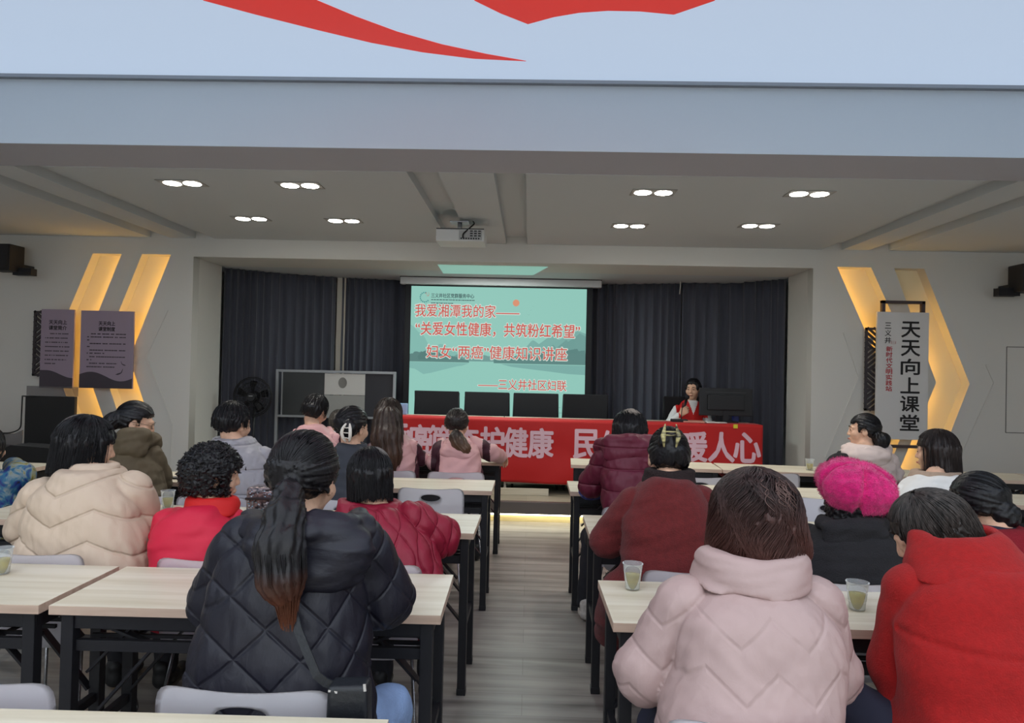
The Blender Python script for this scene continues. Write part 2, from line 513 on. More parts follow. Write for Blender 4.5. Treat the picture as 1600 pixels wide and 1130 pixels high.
def strand_np(P, r0, r1):
    """Thin three-sided tubes along the paths P (N, K, 3)."""
    N_, K, _ = P.shape
    T = np.gradient(P, axis=1); T /= np.linalg.norm(T, axis=2, keepdims=True) + 1e-9
    ref = np.array([.31, .83, .46]); s = np.cross(T, ref); s /= np.linalg.norm(s, axis=2, keepdims=True) + 1e-9
    u = np.cross(s, T); r = np.linspace(r0, r1, K)[None, :, None]
    V = np.stack([P + r * (s * math.cos(a) + u * math.sin(a)) for a in (0, 2.0944, 4.1888)], 2).reshape(-1, 3)
    i = np.arange(N_)[:, None, None] * K * 3; k = np.arange(K - 1)[None, :, None] * 3; j = np.arange(3)[None, None, :]
    a = i + k + j; b = i + k + (j + 1) % 3
    F = np.stack([a, b, b + 3, a + 3], -1).reshape(-1, 4)
    return V, F

# ---------------------------------------------------------------- people
SKIN = lambda k=0: mat('skin_%d' % k, [(222, 178, 150), (205, 158, 128), (232, 190, 165)][k], rough=0.5, var=0.12, vscale=30, spec=0.35)

def head_sdf(q):
    d = s_ell(q, (0, -.014, .026), (.074, .091, .084))
    d = smin(d, s_ell(q, (0, .022, -.040), (.057, .066, .070)), .03)
    d = smin(d, s_ell(q, (0, .060, -.094), (.024, .022, .020)), .03)
    for s in (-1, 1):
        d = smin(d, s_ell(q, (s * .040, .058, -.030), (.026, .024, .026)), .02)
        d = smin(d, s_cap(q, (s * .012, .083, .020), (s * .042, .068, .018), .011, .009), .012)
        d = smax(d, -s_ell(q, (s * .031, .098, .002), (.018, .014, .011)), .012)
        d = smin(d, s_ell(q, (s * .030, .078, .000), (.013, .011, .010)), .006)
        ear = s_ell(q, (s * .078, -.006, -.012), (.010, .020, .032))
        ear = smax(ear, -s_ell(q, (s * .088, .002, -.006), (.007, .011, .018)), .005)
        d = smin(d, ear, .008)
    d = smin(d, s_cap(q, (0, .084, .010), (0, .100, -.030), .008, .0105), .012)
    for s in (-1, 1):
        d = smin(d, s_ell(q, (s * .010, .092, -.034), (.009, .009, .007)), .006)
    d = smin(d, s_ell(q, (0, .090, -.060), (.021, .009, .006)), .006)
    d = smin(d, s_ell(q, (0, .088, -.071), (.019, .009, .007)), .006)
    d = smax(d, -s_ell(q, (0, .100, -.0655), (.020, .008, .0022)), .004)
    return d

HANDS = {}
def hand_np(right, curl):
    """A hand at its wrist: fingers along +Y, palm down; five separate fingers of unequal length."""
    key = (right, curl)
    if key in HANDS: return HANDS[key]
    sx = -1 if right else 1          # side of the thumb
    base = [(.030 * sx, .088), (.010 * sx, .093), (-.010 * sx, .089), (-.028 * sx, .080)]
    ln = [(.042, .025, .021), (.046, .029, .022), (.042, .027, .021), (.033, .020, .019)]
    chains = []
    for i, ((bx_, by_), l3) in enumerate(zip(base, ln)):
        p = np.array([bx_, by_, 0.]); pts = [p.copy()]; a = 0.25 * curl; spread = (bx_) * .9
        for q in l3:
            a += curl * (.8 + .07 * i)
            dv = np.array([spread * (1 - min(1, curl)), math.cos(a), -math.sin(a)]); p = p + dv / np.linalg.norm(dv) * q; pts.append(p.copy())
        chains.append(pts)
    th = [np.array([.022 * sx, .022, -.006]), np.array([.043 * sx, .050, -.016]), np.array([(.050 - .022 * min(1, curl)) * sx, .078, -.024 - .012 * curl]), np.array([(.052 - .045 * min(1, curl)) * sx, .098, -.030 - .020 * curl])]
    def f(p):
        d = s_cap(p, (0, -.03, 0), (0, .012, 0), .024, .025)
        for i, (bx_, by_) in enumerate(base):
            d = smin(d, s_cap(p, (bx_ * .55, .012, -.001), (bx_, by_, 0), .014, .0115), .012)
        d = smin(d, s_ell(p, (.020 * sx, .035, -.010), (.014, .026, .013)), .012)
        fd = None
        for c in chains:
            e = s_chain(p, c, [.0095, .0088, .0080, .0066], .003); fd = e if fd is None else np.minimum(fd, e)
        d = smin(d, fd, .005)
        return smin(d, s_chain(p, th, [.013, .011, .0095, .0075], .004), .006)
    r = sdf_mesh(f, (-.08, -.05, -.13), (.08, .21, .04), .0042)
    HANDS[key] = r
    return r

def frame_to(a, b, up=(0, 0, 1)):
    y = np.asarray(b, float) - np.asarray(a, float); y /= np.linalg.norm(y) + 1e-9
    x = np.cross(y, np.asarray(up, float)); x /= np.linalg.norm(x) + 1e-9
    return np.stack([x, y, np.cross(x, y)], 1)

def smooth_rows(rows):
    r = np.array(sorted(rows)); z = np.linspace(r[0, 0], r[-1, 0], 60)
    out = [z]
    for c in range(1, r.shape[1]):
        v = np.interp(z, r[:, 0], r[:, c]); vp = np.pad(v, 5, mode='edge')
        out.append(np.convolve(vp, np.array([1, 2, 3, 4, 5, 5, 5, 4, 3, 2, 1]) / 35., 'valid'))
    return np.array(out)

def torso_sdf(p, R, shrink=0.0, n=2.5, rnd=.03):
    z = p[:, 2]; cx = np.interp(z, R[0], R[1]); hw = np.interp(z, R[0], R[2]) - shrink
    cy = np.interp(z, R[0], R[3]); hd = np.interp(z, R[0], R[4]) - shrink
    hw = np.maximum(hw, .02); hd = np.maximum(hd, .02)
    q = (np.abs((p[:, 0] - cx) / hw) ** n + np.abs((p[:, 1] - cy) / hd) ** n) ** (1 / n)
    d = (q - 1) * np.minimum(hw, hd)
    return smax(smax(d, z - R[0, -1] + shrink * .5, rnd), R[0, 0] + shrink - z, rnd)

def pattern_fn(kind, s=.1, a=.01, zz=.06, per=.30, seed=0):
    """Raised fabric relief (metres) as a function of position: quilting, baffles or plain folds."""
    def folds(p, amp, sc, an):
        return amp * waves(p, seed, sc, 6, an)
    if kind == 'diamond':
        def f(p):
            x = p[:, 0] + .75 * p[:, 1]; z = p[:, 2]; 
            u = (x * .85 + z) / s; v = (x * .85 - z) / s
            return a * (np.abs(np.sin(PI * u)) * np.abs(np.sin(PI * v))) ** .28 + folds(p, .0018, .07, (1.1, 1.1, .7)) + folds(p, .003, .22, (.7, .7, 1.4))
    elif kind == 'baffle':
        def f(p):
            u = p[:, 2] / s
            return a * np.abs(np.sin(PI * u)) ** .45 + folds(p, .003, .07, (1.2, 1.2, .8))
    elif kind == 'zigzag':
        def f(p):
            x = p[:, 0] / per + .23; tri = np.abs(x - np.floor(x) - .5) * 2
            u = (p[:, 2] + zz * tri) / s
            return a * np.abs(np.sin(PI * u)) ** .38 + folds(p, .0016, .055, (1.2, 1.2, .8)) + folds(p, .0035, .25, (.6, .6, 1.6))
    elif kind == 'onion':
        def f(p):
            x = p[:, 0] + .8 * p[:, 1]; u = x / s; z = p[:, 2] / (s * 1.5)
            w = .42 * np.sin(2 * PI * z * .5)
            g = np.abs(np.sin(PI * (u + w))) * np.abs(np.sin(PI * (u - w)))
            return a * np.clip(g, 0, 1) ** .35 + folds(p, .003, .09, (.8, .8, 1.2))
    elif kind == 'knit':
        def f(p): return .0012 * np.sin(p[:, 2] * 700) + folds(p, a, .22, (.8, .8, 1.2))
    else:
        def f(p): return folds(p, a, s, (.7, .7, 1.5))
    return f

def sag_line(p0, p1, n=8):
    return [np.asarray(p0) * (1 - t) + np.asarray(p1) * t for t in np.linspace(0, 1, n)]

def build_hair(root, sp, hc, Rh, sc, hm, seed):
    H = sp
    size = np.array(H.get('size', (.086, .103, .098))) ; cz = H.get('cz', .028); cy = -.014
    zend = H.get('zend', -.03); flare = H.get('flare', 1.0); yf = H.get('yf', .045); zf = H.get('zf', .055)
    curly = H.get('curly', 0); ears = H.get('ears', False); amp = H.get('amp', .0022)
    cc = np.array([0, cy, cz])
    toL = lambda q: np.asarray(q) @ Rh.T * sc + hc
    tie = np.array(H['tie']) if 'tie' in H else None      # head frame
    tail = H.get('tail'); bun = H.get('bun')
    if tie is not None:
        ta = tie - cc; ta /= np.linalg.norm(ta); b1 = np.cross(ta, (1, 0, .2)); b1 /= np.linalg.norm(b1); b2 = np.cross(ta, b1)
    def f(p):
        q = (p - hc) @ Rh / sc
        d = s_ell(q, cc, size)
        if zend < .0:
            z = q[:, 2]; t = np.clip((z - zend) / (cz - zend + 1e-6), 0, 1)
            hw = size[0] * (flare + (1 - flare) * t); hd = size[1] * (.86 + .14 * t) * (1 + (flare - 1) * .5 * (1 - t))
            ci = 1 - H.get('curlin', 0) * np.clip((zend + .05 - z) / .05, 0, 1) ** 2; hw = hw * ci; hd = hd * ci
            e = (np.sqrt((q[:, 0] / hw) ** 2 + ((q[:, 1] - cy + .004) / hd) ** 2) - 1) * np.minimum(hw, hd)
            e = smax(smax(e, z - cz, .02), zend + H.get('ragged', .010) * waves(q, seed + 9, .03, 4, (1, 1, .05)) - z, H.get('endr', .012))
            d = smin(d, e, .03)
        face = smax(yf - q[:, 1] - H.get('side', .10) * np.clip(-q[:, 2] - .0, 0, .2) * -1, q[:, 2] - zf + .010 * waves(q, seed + 4, .03, 3, (1, 1, .05)), .02)
        d = smax(d, -face, .022)
        if zend >= -.045 or H.get('nape'):
            d = smax(d, -(smax(smax(H.get('napey', -.02) - q[:, 1], q[:, 2] + .020, .02), -1 - q[:, 2], .02)), .02)
        if ears:
            for s in ((-1, 1) if ears is True else (ears,)):
                d = smax(d, -s_ell(q, (s * .088, .004, -.018), (.030, .026, .040)), .014)
        if curly:
            w1 = waves(q, seed, H.get('curl_s', .034), 6, (1, 1, .9), 1.1)
            d = d - curly * np.abs(w1) * .55 - curly * .25 * waves(q, seed + 1, .018, 5)
        elif tie is not None:
            v = q - cc; an = np.arctan2(v @ b1, v @ b2)
            d = d - amp * .8 * np.sin(an * 46 + 2 * np.sin(an * 9)) - amp * .6 * np.sin(an * 23 + 1)
        else:
            an = np.arctan2(q[:, 0], q[:, 1] + .03 - H.get('crown', 0))
            d = d - amp * np.sin(an * 34 + (3 + 9 * H.get('wavy', 0)) * waves(q, seed, .12, 3)) - amp * .7 * np.sin(an * 17 + 2 * waves(q, seed + 2, .1, 3)) - amp * waves(q, seed + 5, .06, 4, (1, 1, .4)) - H.get('wavy', 0) * .016 * waves(q, seed + 6, .03, 5, (1, 1, .35), 1.0)
        if 'part_line' in H:
            x0 = H['part_line']; d = d + .006 * np.exp(-((q[:, 0] - x0) / .004) ** 2) * (q[:, 2] > .07)
        d = d * sc
        if tail:
            pts, rs = tail
            e = s_chain(p, pts, rs, .02)
            an = np.arctan2(p[:, 0] - np.interp(p[:, 2], [q_[2] for q_ in pts][::-1], [q_[0] for q_ in pts][::-1]), p[:, 1] - np.interp(p[:, 2], [q_[2] for q_ in pts][::-1], [q_[1] for q_ in pts][::-1]))
            e = e - H.get('ta', .0030) * np.sin(an * 13 + .8 * waves(p, seed, .3, 3, (1, 1, .2))) - .0016 * waves(p, seed + 7, .05, 5, (1.6, 1.6, .10))
            d = smin(d, e, .015)
        if bun:
            e = s_ell(p, bun[0], bun[1]) - .004 * waves(p, seed + 3, .035, 5, (1, .5, 1))
            d = smin(d, e, .010)
        return d
    lo = hc - .16 * sc; hi = hc + .17 * sc
    lo[2] = min(lo[2], hc[2] + (zend - .04) * sc)
    for ex in ([tail[0]] if tail else []):
        e = np.array(ex); r = max(tail[1]); lo = np.minimum(lo, e.min(0) - r - .02); hi = np.maximum(hi, e.max(0) + r + .02)
    if bun: lo = np.minimum(lo, np.array(bun[0]) - max(bun[1]) - .02); hi = np.maximum(hi, np.array(bun[0]) + max(bun[1]) + .02)
    parts = [sdf_mesh(f, lo, hi, H.get('h', .0062))]
    # loose strands over the mass
    ns = H.get('strands', 160); r = np.random.default_rng(seed)
    K = 12; t = np.linspace(0, 1, K)[None, :]
    if ns and tie is not None:
        az = r.uniform(0, 2 * PI, ns); pol = r.uniform(.55, 2.2, ns)
        v0 = np.cos(pol)[:, None] * ta + np.sin(pol)[:, None] * (np.cos(az)[:, None] * b1 + np.sin(az)[:, None] * b2)
        ok = ~((v0[:, 1] > .5) & (v0[:, 2] < .35)) & (v0[:, 2] > -.55); v0 = v0[ok]
        om = np.arccos(np.clip(v0 @ ta, -1, 1))[:, None]
        w = (np.sin((1 - t) * om)[..., None] * v0[:, None, :] + np.sin(t * om)[..., None] * ta) / np.sin(om)[..., None]
        P = cc + w * size * (1.0 + r.uniform(.004, .036, (len(v0), 1, 1)) * np.sin(PI * t)[..., None] ** .6)
        parts.append(strand_np(toL(P.reshape(-1, 3)).reshape(P.shape), .0016, .0011))
    elif ns and not curly:
        az = r.uniform(0, 2 * PI, ns); front = np.abs((az + PI) % (2 * PI) - PI)    # 0 = face
        th0 = r.uniform(.05, .5, ns); th1 = np.where(front < .9, 1.02, 1.62)
        th = th0[:, None] + (th1 - th0)[:, None] * np.minimum(1, t * 1.6)
        drop = np.clip((t - .62) / .38, 0, 1) * np.where(front < .9, 0, 1)[:, None] * (max(0, cz - zend) + r.uniform(-.012, H.get('tips', .010), ns)[:, None])
        az2 = az[:, None] + H.get('wavy', .075) * np.sin((3 + 40 * H.get('wavy', 0)) * t + (r.uniform(0, 6, ns) if not H.get('wavy') else r.uniform(0, 1.3, ns) + 5 * az)[:, None])
        jit = 1 + r.uniform(.0, .028 + 20 * amp + .25 * H.get('wavy', 0), ns)[:, None]
        fr_ = np.clip(drop / max(1e-3, cz - zend), 0, 1); fl = (1 + (flare - 1) * fr_) * (1 - H.get('curlin', 0) * np.clip((fr_ - .65) / .35, 0, 1) ** 2)
        if H.get('wavy'): jit = jit + .035 * np.sin(11 * t + (5 * az + 1.5)[:, None]) * np.clip(t * 2 - .4, 0, 1)
        P = np.stack([size[0] * np.sin(th) * np.sin(az2) * jit * fl, cy + size[1] * np.sin(th) * np.cos(az2) * jit, cz + size[2] * np.cos(th) * jit - drop], -1)
        parts.append(strand_np(toL(P.reshape(-1, 3)).reshape(P.shape), H.get('sr', .0015), .0007))
    elif ns:
        v = r.normal(size=(ns, 3)); v /= np.linalg.norm(v, axis=1, keepdims=True); v = v[~((v[:, 1] > .35) & (v[:, 2] < .4))]
        v[:, 2] = np.where(v[:, 2] < -.5, -v[:, 2], v[:, 2])
        sc2 = H.get('curl_r', .012)
        base = cc + v * size * 1.0 ; base[:, 2] -= np.clip(r.uniform(0, .75, len(v)) * (cz - zend) * (v[:, 2] < .35) * (v[:, 1] < -.15), 0, 1)
        ph = r.uniform(0, 6.28, len(v))[:, None] + t * r.uniform(4, 8, len(v))[:, None]
        side = np.cross(v, (0.2, .3, 1)); side /= np.linalg.norm(side, axis=1, keepdims=True); dn = np.cross(v, side)
        dn *= np.sign(-dn[:, 2:3] + 1e-6)
        P = base[:, None, :] + sc2 * (np.sin(ph)[..., None] * side[:, None, :] + .6 * np.cos(ph)[..., None] * v[:, None, :]) + dn[:, None, :] * (t * .03)[..., None] + v[:, None, :] * sc2 * .6
        parts.append(strand_np(toL(P.reshape(-1, 3)).reshape(P.shape), .0016, .0010))
    if tail and H.get('tail_strands', 110):
        pts, rs = [np.array(a) for a in tail[0]], tail[1]; m = H.get('tail_strands', 110); tt = np.linspace(0, len(pts) - 1, 16)
        cen = np.stack([np.interp(tt, range(len(pts)), [p[i] for p in pts]) for i in range(3)], -1); rad = np.interp(tt, range(len(rs)), rs)
        a = r.uniform(0, 2 * PI, m); k = r.uniform(.88, 1.10, m)
        wob = .06 * np.sin(np.linspace(0, 5, 16)[None] + r.uniform(0, 6, m)[:, None])
        P = cen[None] + (k[:, None] * rad[None] + .0)[..., None] * np.stack([np.cos(a[:, None] + wob), np.sin(a[:, None] + wob), 0 * wob], -1)
        P[:, -1, 2] -= r.uniform(-.02, .05, m); P[:, -2, 2] -= 0
        parts.append(strand_np(P, H.get('tr', .0020), .0009))
    V, F = join_np(parts)
    ho = from_np('hair', V, F, hm, root)
    if 'patch' in H:       # a thin or greying place on the crown
        az0, po0, sp_, col, n_ = H['patch']
        az = np.radians(az0) + r.normal(size=n_) * sp_ ; po = np.radians(po0) + r.normal(size=n_) * sp_ * .5; tt = np.linspace(0, 1, 8)[None]
        th = po[:, None] + tt * r.uniform(.15, .45, (n_, 1)); a2 = az[:, None] + .1 * np.sin(4 * tt)
        k = 1.03 + amp * 20 + .26 * H.get('wavy', 0) + .012 * np.sin(PI * tt)
        P = np.stack([size[0] * np.sin(th) * np.sin(a2) * k, cy + size[1] * np.sin(th) * np.cos(a2) * k, cz + size[2] * np.cos(th) * k], -1)
        v, f_ = strand_np(toL(P.reshape(-1, 3)).reshape(P.shape), .0016, .0010)
        tag(from_np('grey_strands', v, f_, mat('strand_%d_%d_%d' % col, col, rough=.5), ho), 'lighter strands at the crown')
    return ho

PERSONS = {}
def person(key, label, base, rows, depth, head, arms, jmat, pat, hair, hmat, tmat, rot=0.0, collar=None, hood=None, knees=None,
           feet=None, arm_r=(.070, .064, .052), skin=0, h=.008, extra=(), jacket_name='jacket', hand_curl=(.35, .35), shoe=None, nose=True,
           face=False, panels=None, sleeve_mat=None, hoodmat=None, collarmat=None, neck=None, hole=None, sq=2.5, palm_up=None, group=None, scarf=None):
    seed = sum(map(ord, key))
    root = thing('person', label, 'person', (base[0], base[1], 0), rot, group)
    R = smooth_rows([(z, cx, hw, depth[0] + (depth[1] - depth[0]) * i, hd) for (z, cx, hw, i, hd) in rows])
    hc = np.array(head['c']); Rh = rot_m(head.get('yaw', 0), head.get('pitch', 0), head.get('roll', 0)); sc = head.get('s', 1.0)
    nb = np.array(neck) if neck is not None else np.array([np.interp(R[0, -1], R[0], R[1]), R[3, -1], R[0, -1] - .02])
    nt_ = hc + Rh @ np.array([0, -.022, -.065]) * sc
    arms = [[np.array(q, float) for q in a] for a in arms]
    hip = np.array([R[1, 0], R[3, 0] + .02, .545])
    knees = knees or [(hip[0] - .11, hip[1] + .40, .47), (hip[0] + .11, hip[1] + .40, .47)]
    knees = [np.array(k, float) for k in knees]
    feet = feet or [(k[0], k[1] + .02, 0) for k in knees]
    feet = [np.array(q, float) for q in feet]
    hips = [hip + np.array([s * .09, 0, 0]) for s in (-1, 1)]
    # --- the body: one continuous surface (head, face, ears, neck, trunk, arms, legs)
    def fbody(p):
        d = torso_sdf(p, R, .045)
        d = smin(d, s_cap(p, nt_, nb, .047 * sc, .056), .03)
        q = (p - hc) @ Rh / sc
        d = smin(d, head_sdf(q) * sc, .02)
        d = smin(d, s_cap(p, hips[0], hips[1], .085, .085), .05)
        for S, E, W in arms:
            d = smin(d, s_chain(p, [S, E, W], [.040, .034, .024], .015), .03)
        for hp, kn, ft in zip(hips, knees, feet):
            d = smin(d, s_chain(p, [hp, kn, ft + np.array([0, 0, .07])], [.066, .046, .034], .02), .03)
        return d
    allp = np.array([hc + .16, hc - .16] + [q for a in arms for q in a] + knees + feet + hips + [np.array([R[1].max() + R[2].max(), R[3].max() + .15, R[0].max()]), np.array([R[1].min() - R[2].max(), R[3].min() - .15, R[0].min()])])
    lo = allp.min(0) - .09; hi = allp.max(0) + .09; lo[2] = -.02
    pieces = [sdf_mesh(fbody, lo, hi, .0075 if not face else .006)]
    for i, (S, E, W) in enumerate(arms):
        v, fc = hand_np(i == 1, hand_curl[i])
        pu = (0, 0, 1) if palm_up is None or palm_up[i] is None else palm_up[i]
        pieces.append((v @ frame_to(E, W, pu).T + W, fc))
    V, F = join_np(pieces)
    body = from_np('body', V, F, SKIN(skin), root)
    if face:
        for s in (-1, 1):
            bm = bmesh.new(); bmesh.ops.create_icosphere(bm, subdivisions=2, radius=1)
            for v in bm.verts: v.co = Vector(hc + Rh @ (np.array([s * .030 + v.co.x * .0105, .0845 + v.co.y * .006, .001 + v.co.z * .0048])) * sc)
            tag(obj('eye', bm, mat('dark_eye', (38, 28, 24), rough=.2), body, True), 'dark brown eye')
            bm = bmesh.new(); tube(bm, [Vector(hc + Rh @ (np.array([s * a, b, c]) * sc)) for a, b, c in ((.016, .0945, .024), (.030, .092, .0285), (.045, .079, .024))], [.0022, .0030, .0016], 6)
            obj('eyebrow', bm, mat('brow', (40, 32, 30), rough=.7), body, True)
        bm = bmesh.new(); tube(bm, [Vector(hc + Rh @ (np.array([a, b, c]) * sc)) for a, b, c in ((-.019, .0925, -.066), (0, .1005, -.0655), (.019, .0925, -.066))], [.002, .0055, .002], 6)
        obj('mouth', bm, mat('lip', (170, 95, 88), rough=.45), body, True)
    # --- jacket: one continuous garment with sleeves, quilted or folded
    P = pattern_fn(*pat, seed=seed) if isinstance(pat, tuple) else pat
    def fj(p):
        d = torso_sdf(p, R, 0, sq)
        ad = None
        for S, E, W in arms:
            W2 = W - (W - E) / (np.linalg.norm(W - E) + 1e-9) * .015
            c = s_chain(p, [S, E, W2], list(arm_r), .02)
            ad = c if ad is None else np.minimum(ad, c)
        if ad is not None: d = smin(d, ad, .016) + .008 * np.exp(-((d - ad) / .010) ** 2)      # the armhole seam
        for a, b, ra, rb in extra:
            d = smin(d, s_cap(p, a, b, ra, rb), .05)
        d = d - P(p)
        for a, b, ra, rb in (hole or ()):
            d = smax(d, -s_cap(p, a, b, ra, rb), .012)
        return d
    pts = np.array([q for a in arms for q in a] + [np.array([R[1].max() + R[2].max(), R[3].max() + .16, R[0].max()]), np.array([R[1].min() - R[2].max(), R[3].min() - .16, R[0].min()])] + [np.array(e[0]) for e in extra] + [np.array(e[1]) for e in extra])
    er = max([.0] + [max(e[2:]) for e in extra])
    V, F = sdf_mesh(fj, pts.min(0) - .10 - er, pts.max(0) + .10 + er, h)
    jo = from_np(jacket_name, V, F, [jmat] + ([panels[1]] if panels else []), root)
    if panels:     # contrast panels sewn into the garment
        fc = V[F].mean(1); sel = panels[0](fc)
        jo.data.polygons.foreach_set('material_index', sel.astype(np.int32))
    if collar:
        c = collar; z0, z1 = c['z']; cc0, cc1 = np.array(c['c0']), np.array(c['c1'])
        def fc_(p):
            z = p[:, 2] - c.get('tilt', 0) * (p[:, 1] - cc0[1]) - c.get('tiltx', 0) * (p[:, 0] - cc0[0]); t = np.clip((z - z0) / (z1 - z0), 0, 1)
            w = c['r0'] + (c['r1'] - c['r0']) * t; dd = w * c.get('dep', .8)
            x = p[:, 0] - (cc0[0] + (cc1[0] - cc0[0]) * t); y = p[:, 1] - (cc0[1] + (cc1[1] - cc0[1]) * t)
            e = np.abs((np.sqrt((x / w) ** 2 + (y / dd) ** 2) - 1) * np.minimum(w, dd)) - c.get('t', .014)
            e = smax(smax(e, z - z1, .016), z0 - z, .012)
            return e - c.get('amp', .003) * waves(p, seed + 21, .09, 5, (.6, .6, 1.3))
        v, f_ = sdf_mesh(fc_, np.array([min(cc0[0], cc1[0]) - c['r0'] - c['r1'], min(cc0[1], cc1[1]) - c['r0'] - c['r1'], z0 - .08]), np.array([max(cc0[0], cc1[0]) + c['r0'] + c['r1'], max(cc0[1], cc1[1]) + c['r0'] + c['r1'], z1 + .10]), .0065)
        from_np('collar', v, f_, collarmat or jmat, jo)
    if hood:
        rim, rr, bag = hood['rim'], hood['r'], hood.get('bag')
        def fh(p):
            d = s_chain(p, [np.array(q) for q in rim], rr, .02)
            if bag:
                e = s_ell(p, bag[0], bag[1]); e = smax(e, -s_ell(p, np.array(bag[0]) + np.array(hood.get('hollow', (0, .04, .05))), np.array(bag[1]) * .72), .02)
                d = smin(d, e, .045)
            return d - P(p) * hood.get('pk', .6) + hood.get('cs', 0) * np.exp(-((p[:, 0] - hood.get('cx', 0)) / .007) ** 2) - hood.get('fa', .004) * waves(p, seed + 31, .11, 5, (.6, .6, 1.5))
        a = np.array(rim); lo_, hi_ = a.min(0) - max(rr) - .03, a.max(0) + max(rr) + .03
        if bag: lo_ = np.minimum(lo_, np.array(bag[0]) - np.array(bag[1]) - .03); hi_ = np.maximum(hi_, np.array(bag[0]) + np.array(bag[1]) + .03)
        v, f_ = sdf_mesh(fh, lo_, hi_, .007)
        from_np('hood', v, f_, hoodmat or jmat, jo)
    # --- trousers and shoes
    def ft_(p):
        d = s_cap(p, hips[0], hips[1], .105, .105)
        for hp, kn, ft in zip(hips, knees, feet):
            d = smin(d, s_chain(p, [hp, kn, ft + np.array([0, 0, .10])], [.084, .066, .054], .02), .03)
        d = smax(d, p[:, 2] - .76, .02)
        return d - .004 * waves(p, seed + 41, .12, 5)
    a = np.array(hips + knees + feet)
    v, f_ = sdf_mesh(ft_, a.min(0) - np.array([.12, .12, -.03]), a.max(0) + np.array([.12, .12, .15]), .011)
    from_np('trousers', v, f_, tmat, root)
    for kn, ft in zip(knees, feet):
        def fs(p):
            q = p - ft
            d = smin(s_cap(q, (0, -.035, .045), (0, .03, .045), .040, .042), s_cap(q, (0, .03, .036), (0, .145, .026), .040, .030), .02)
            d = smin(d, s_cap(q, (0, -.03, .05), (0, -.035, .10), .036, .040), .02)
            return smax(d, .002 - q[:, 2], .01)
        v, f_ = sdf_mesh(fs, ft + np.array([-.07, -.10, -.01]), ft + np.array([.07, .20, .16]), .009)
        from_np('shoe', v, f_, shoe or mat('black_shoe', (30, 30, 32), rough=.45), root)
    if hair is not None:
        build_hair(root, hair, hc, Rh, sc, hmat, seed)
    PERSONS[key] = (root, hc, Rh, sc)
    return root

# ---------------------------------------------------------------- the setting
WALLP = mat('wall_paint', (206, 204, 198), rough=.75, bump=.04, bscale=180)
WHITEP = mat('white_paint', (192, 201, 209), rough=.7)
CEILP = mat('ceiling_paint', (196, 201, 203), rough=.85)
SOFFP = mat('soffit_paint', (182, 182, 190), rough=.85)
FLOORM = wood_mat('floor_boards', (160, 154, 147), (120, 114, 108), planks=(1.35, .20), rough=.38, grain=(.8, 14, 14), bump=.05)
STAGEM = wood_mat('stage_tiles', (170, 160, 140), (136, 126, 108), planks=(1.0, .6), rough=.4, grain=(1.5, 30, 30))
LEDW = mat('led_strip', (255, 250, 230), emit=(255, 248, 222), estr=11.0)
LEDA = mat('led_amber', (255, 190, 80), emit=(255, 196, 92), estr=12.0)

XL, XR, YB, YF, ZC = -5.75, 5.35, -3.6, 6.90, 2.78
def struct(name, bm, m, parent=None, smooth=False):
    return tag(obj(name, bm, m, parent, smooth), kind='structure')

struct('floor', bbox((XL, YB, -.12), (XR, 7.0, 0)), FLOORM)
struct('wall_left', bbox((XL - .12, YB, 0), (XL, 7.0, 3.3)), WALLP)
struct('wall_right', bbox((XR, YB, 0), (XR + .12, 7.0, 3.3)), WALLP)
# rear wall, with three unseen windows put in to go with the fill
outl = [(XL, 0), (XR, 0), (XR, 3.3), (XL, 3.3)]
wins = [(-3.6, 'added_window_1'), (-.2, 'added_window_2'), (3.2, 'added_window_3')]
struct('wall_rear', plate(outl, [[(x - 1.2, .95), (x + 1.2, .95), (x + 1.2, 2.55), (x - 1.2, 2.55)] for x, _ in wins], YB - .12, YB), WALLP)
for x, nm in wins:
    bm = bmesh.new()
    for a, b in (((x - 1.2, YB - .09, .95), (x + 1.2, YB - .03, 1.0)), ((x - 1.2, YB - .09, 2.5), (x + 1.2, YB - .03, 2.55)), ((x - 1.2, YB - .09, 1.0), (x - 1.15, YB - .03, 2.5)),
                 ((x + 1.15, YB - .09, 1.0), (x + 1.2, YB - .03, 2.5)), ((x - .025, YB - .09, 1.0), (x + .025, YB - .03, 2.5))):
        box(bm, a, b)
    w = struct(nm, bm, WHITEP)
    struct('pane', bbox((x - 1.15, YB - .065, 1.0), (x + 1.15, YB - .055, 2.5)), mat('window_glass', (235, 240, 245), rough=.02, trans=1.0), w)
# near ceiling round the light box, and the beam in front of it
bm = bmesh.new()
box(bm, (XL, YB, 3.17), (-4.45, 3.97, 3.3)); box(bm, (4.05, YB, 3.17), (XR, 3.97, 3.3)); box(bm, (-4.45, YB, 3.17), (4.05, -1.6, 3.3)); box(bm, (-4.45, -1.6, 3.24), (4.05, 3.97, 3.3))
struct('ceiling_near', bm, WHITEP)
bm = bmesh.new(); box(bm, (XL, 3.97, 2.782), (XR, 4.43, 3.3), 0.004)
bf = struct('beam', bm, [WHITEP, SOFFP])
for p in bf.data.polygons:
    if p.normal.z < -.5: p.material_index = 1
# far ceiling with its shallow recessed slots
bm = bmesh.new()
slots = [(-3.90, -3.70), (-3.44, -3.24), (-.83, -.62), (-.26, -.05), (2.89, 3.09), (3.35, 3.55)]
x0 = XL
for a, b in slots + [(XR, XR)]:
    box(bm, (x0, 4.43, ZC), (a, YF, ZC + .07)); x0 = b
box(bm, (XL, 4.43, ZC + .07), (XR, YF, ZC + .12))
struct('ceiling_far', bm, CEILP)

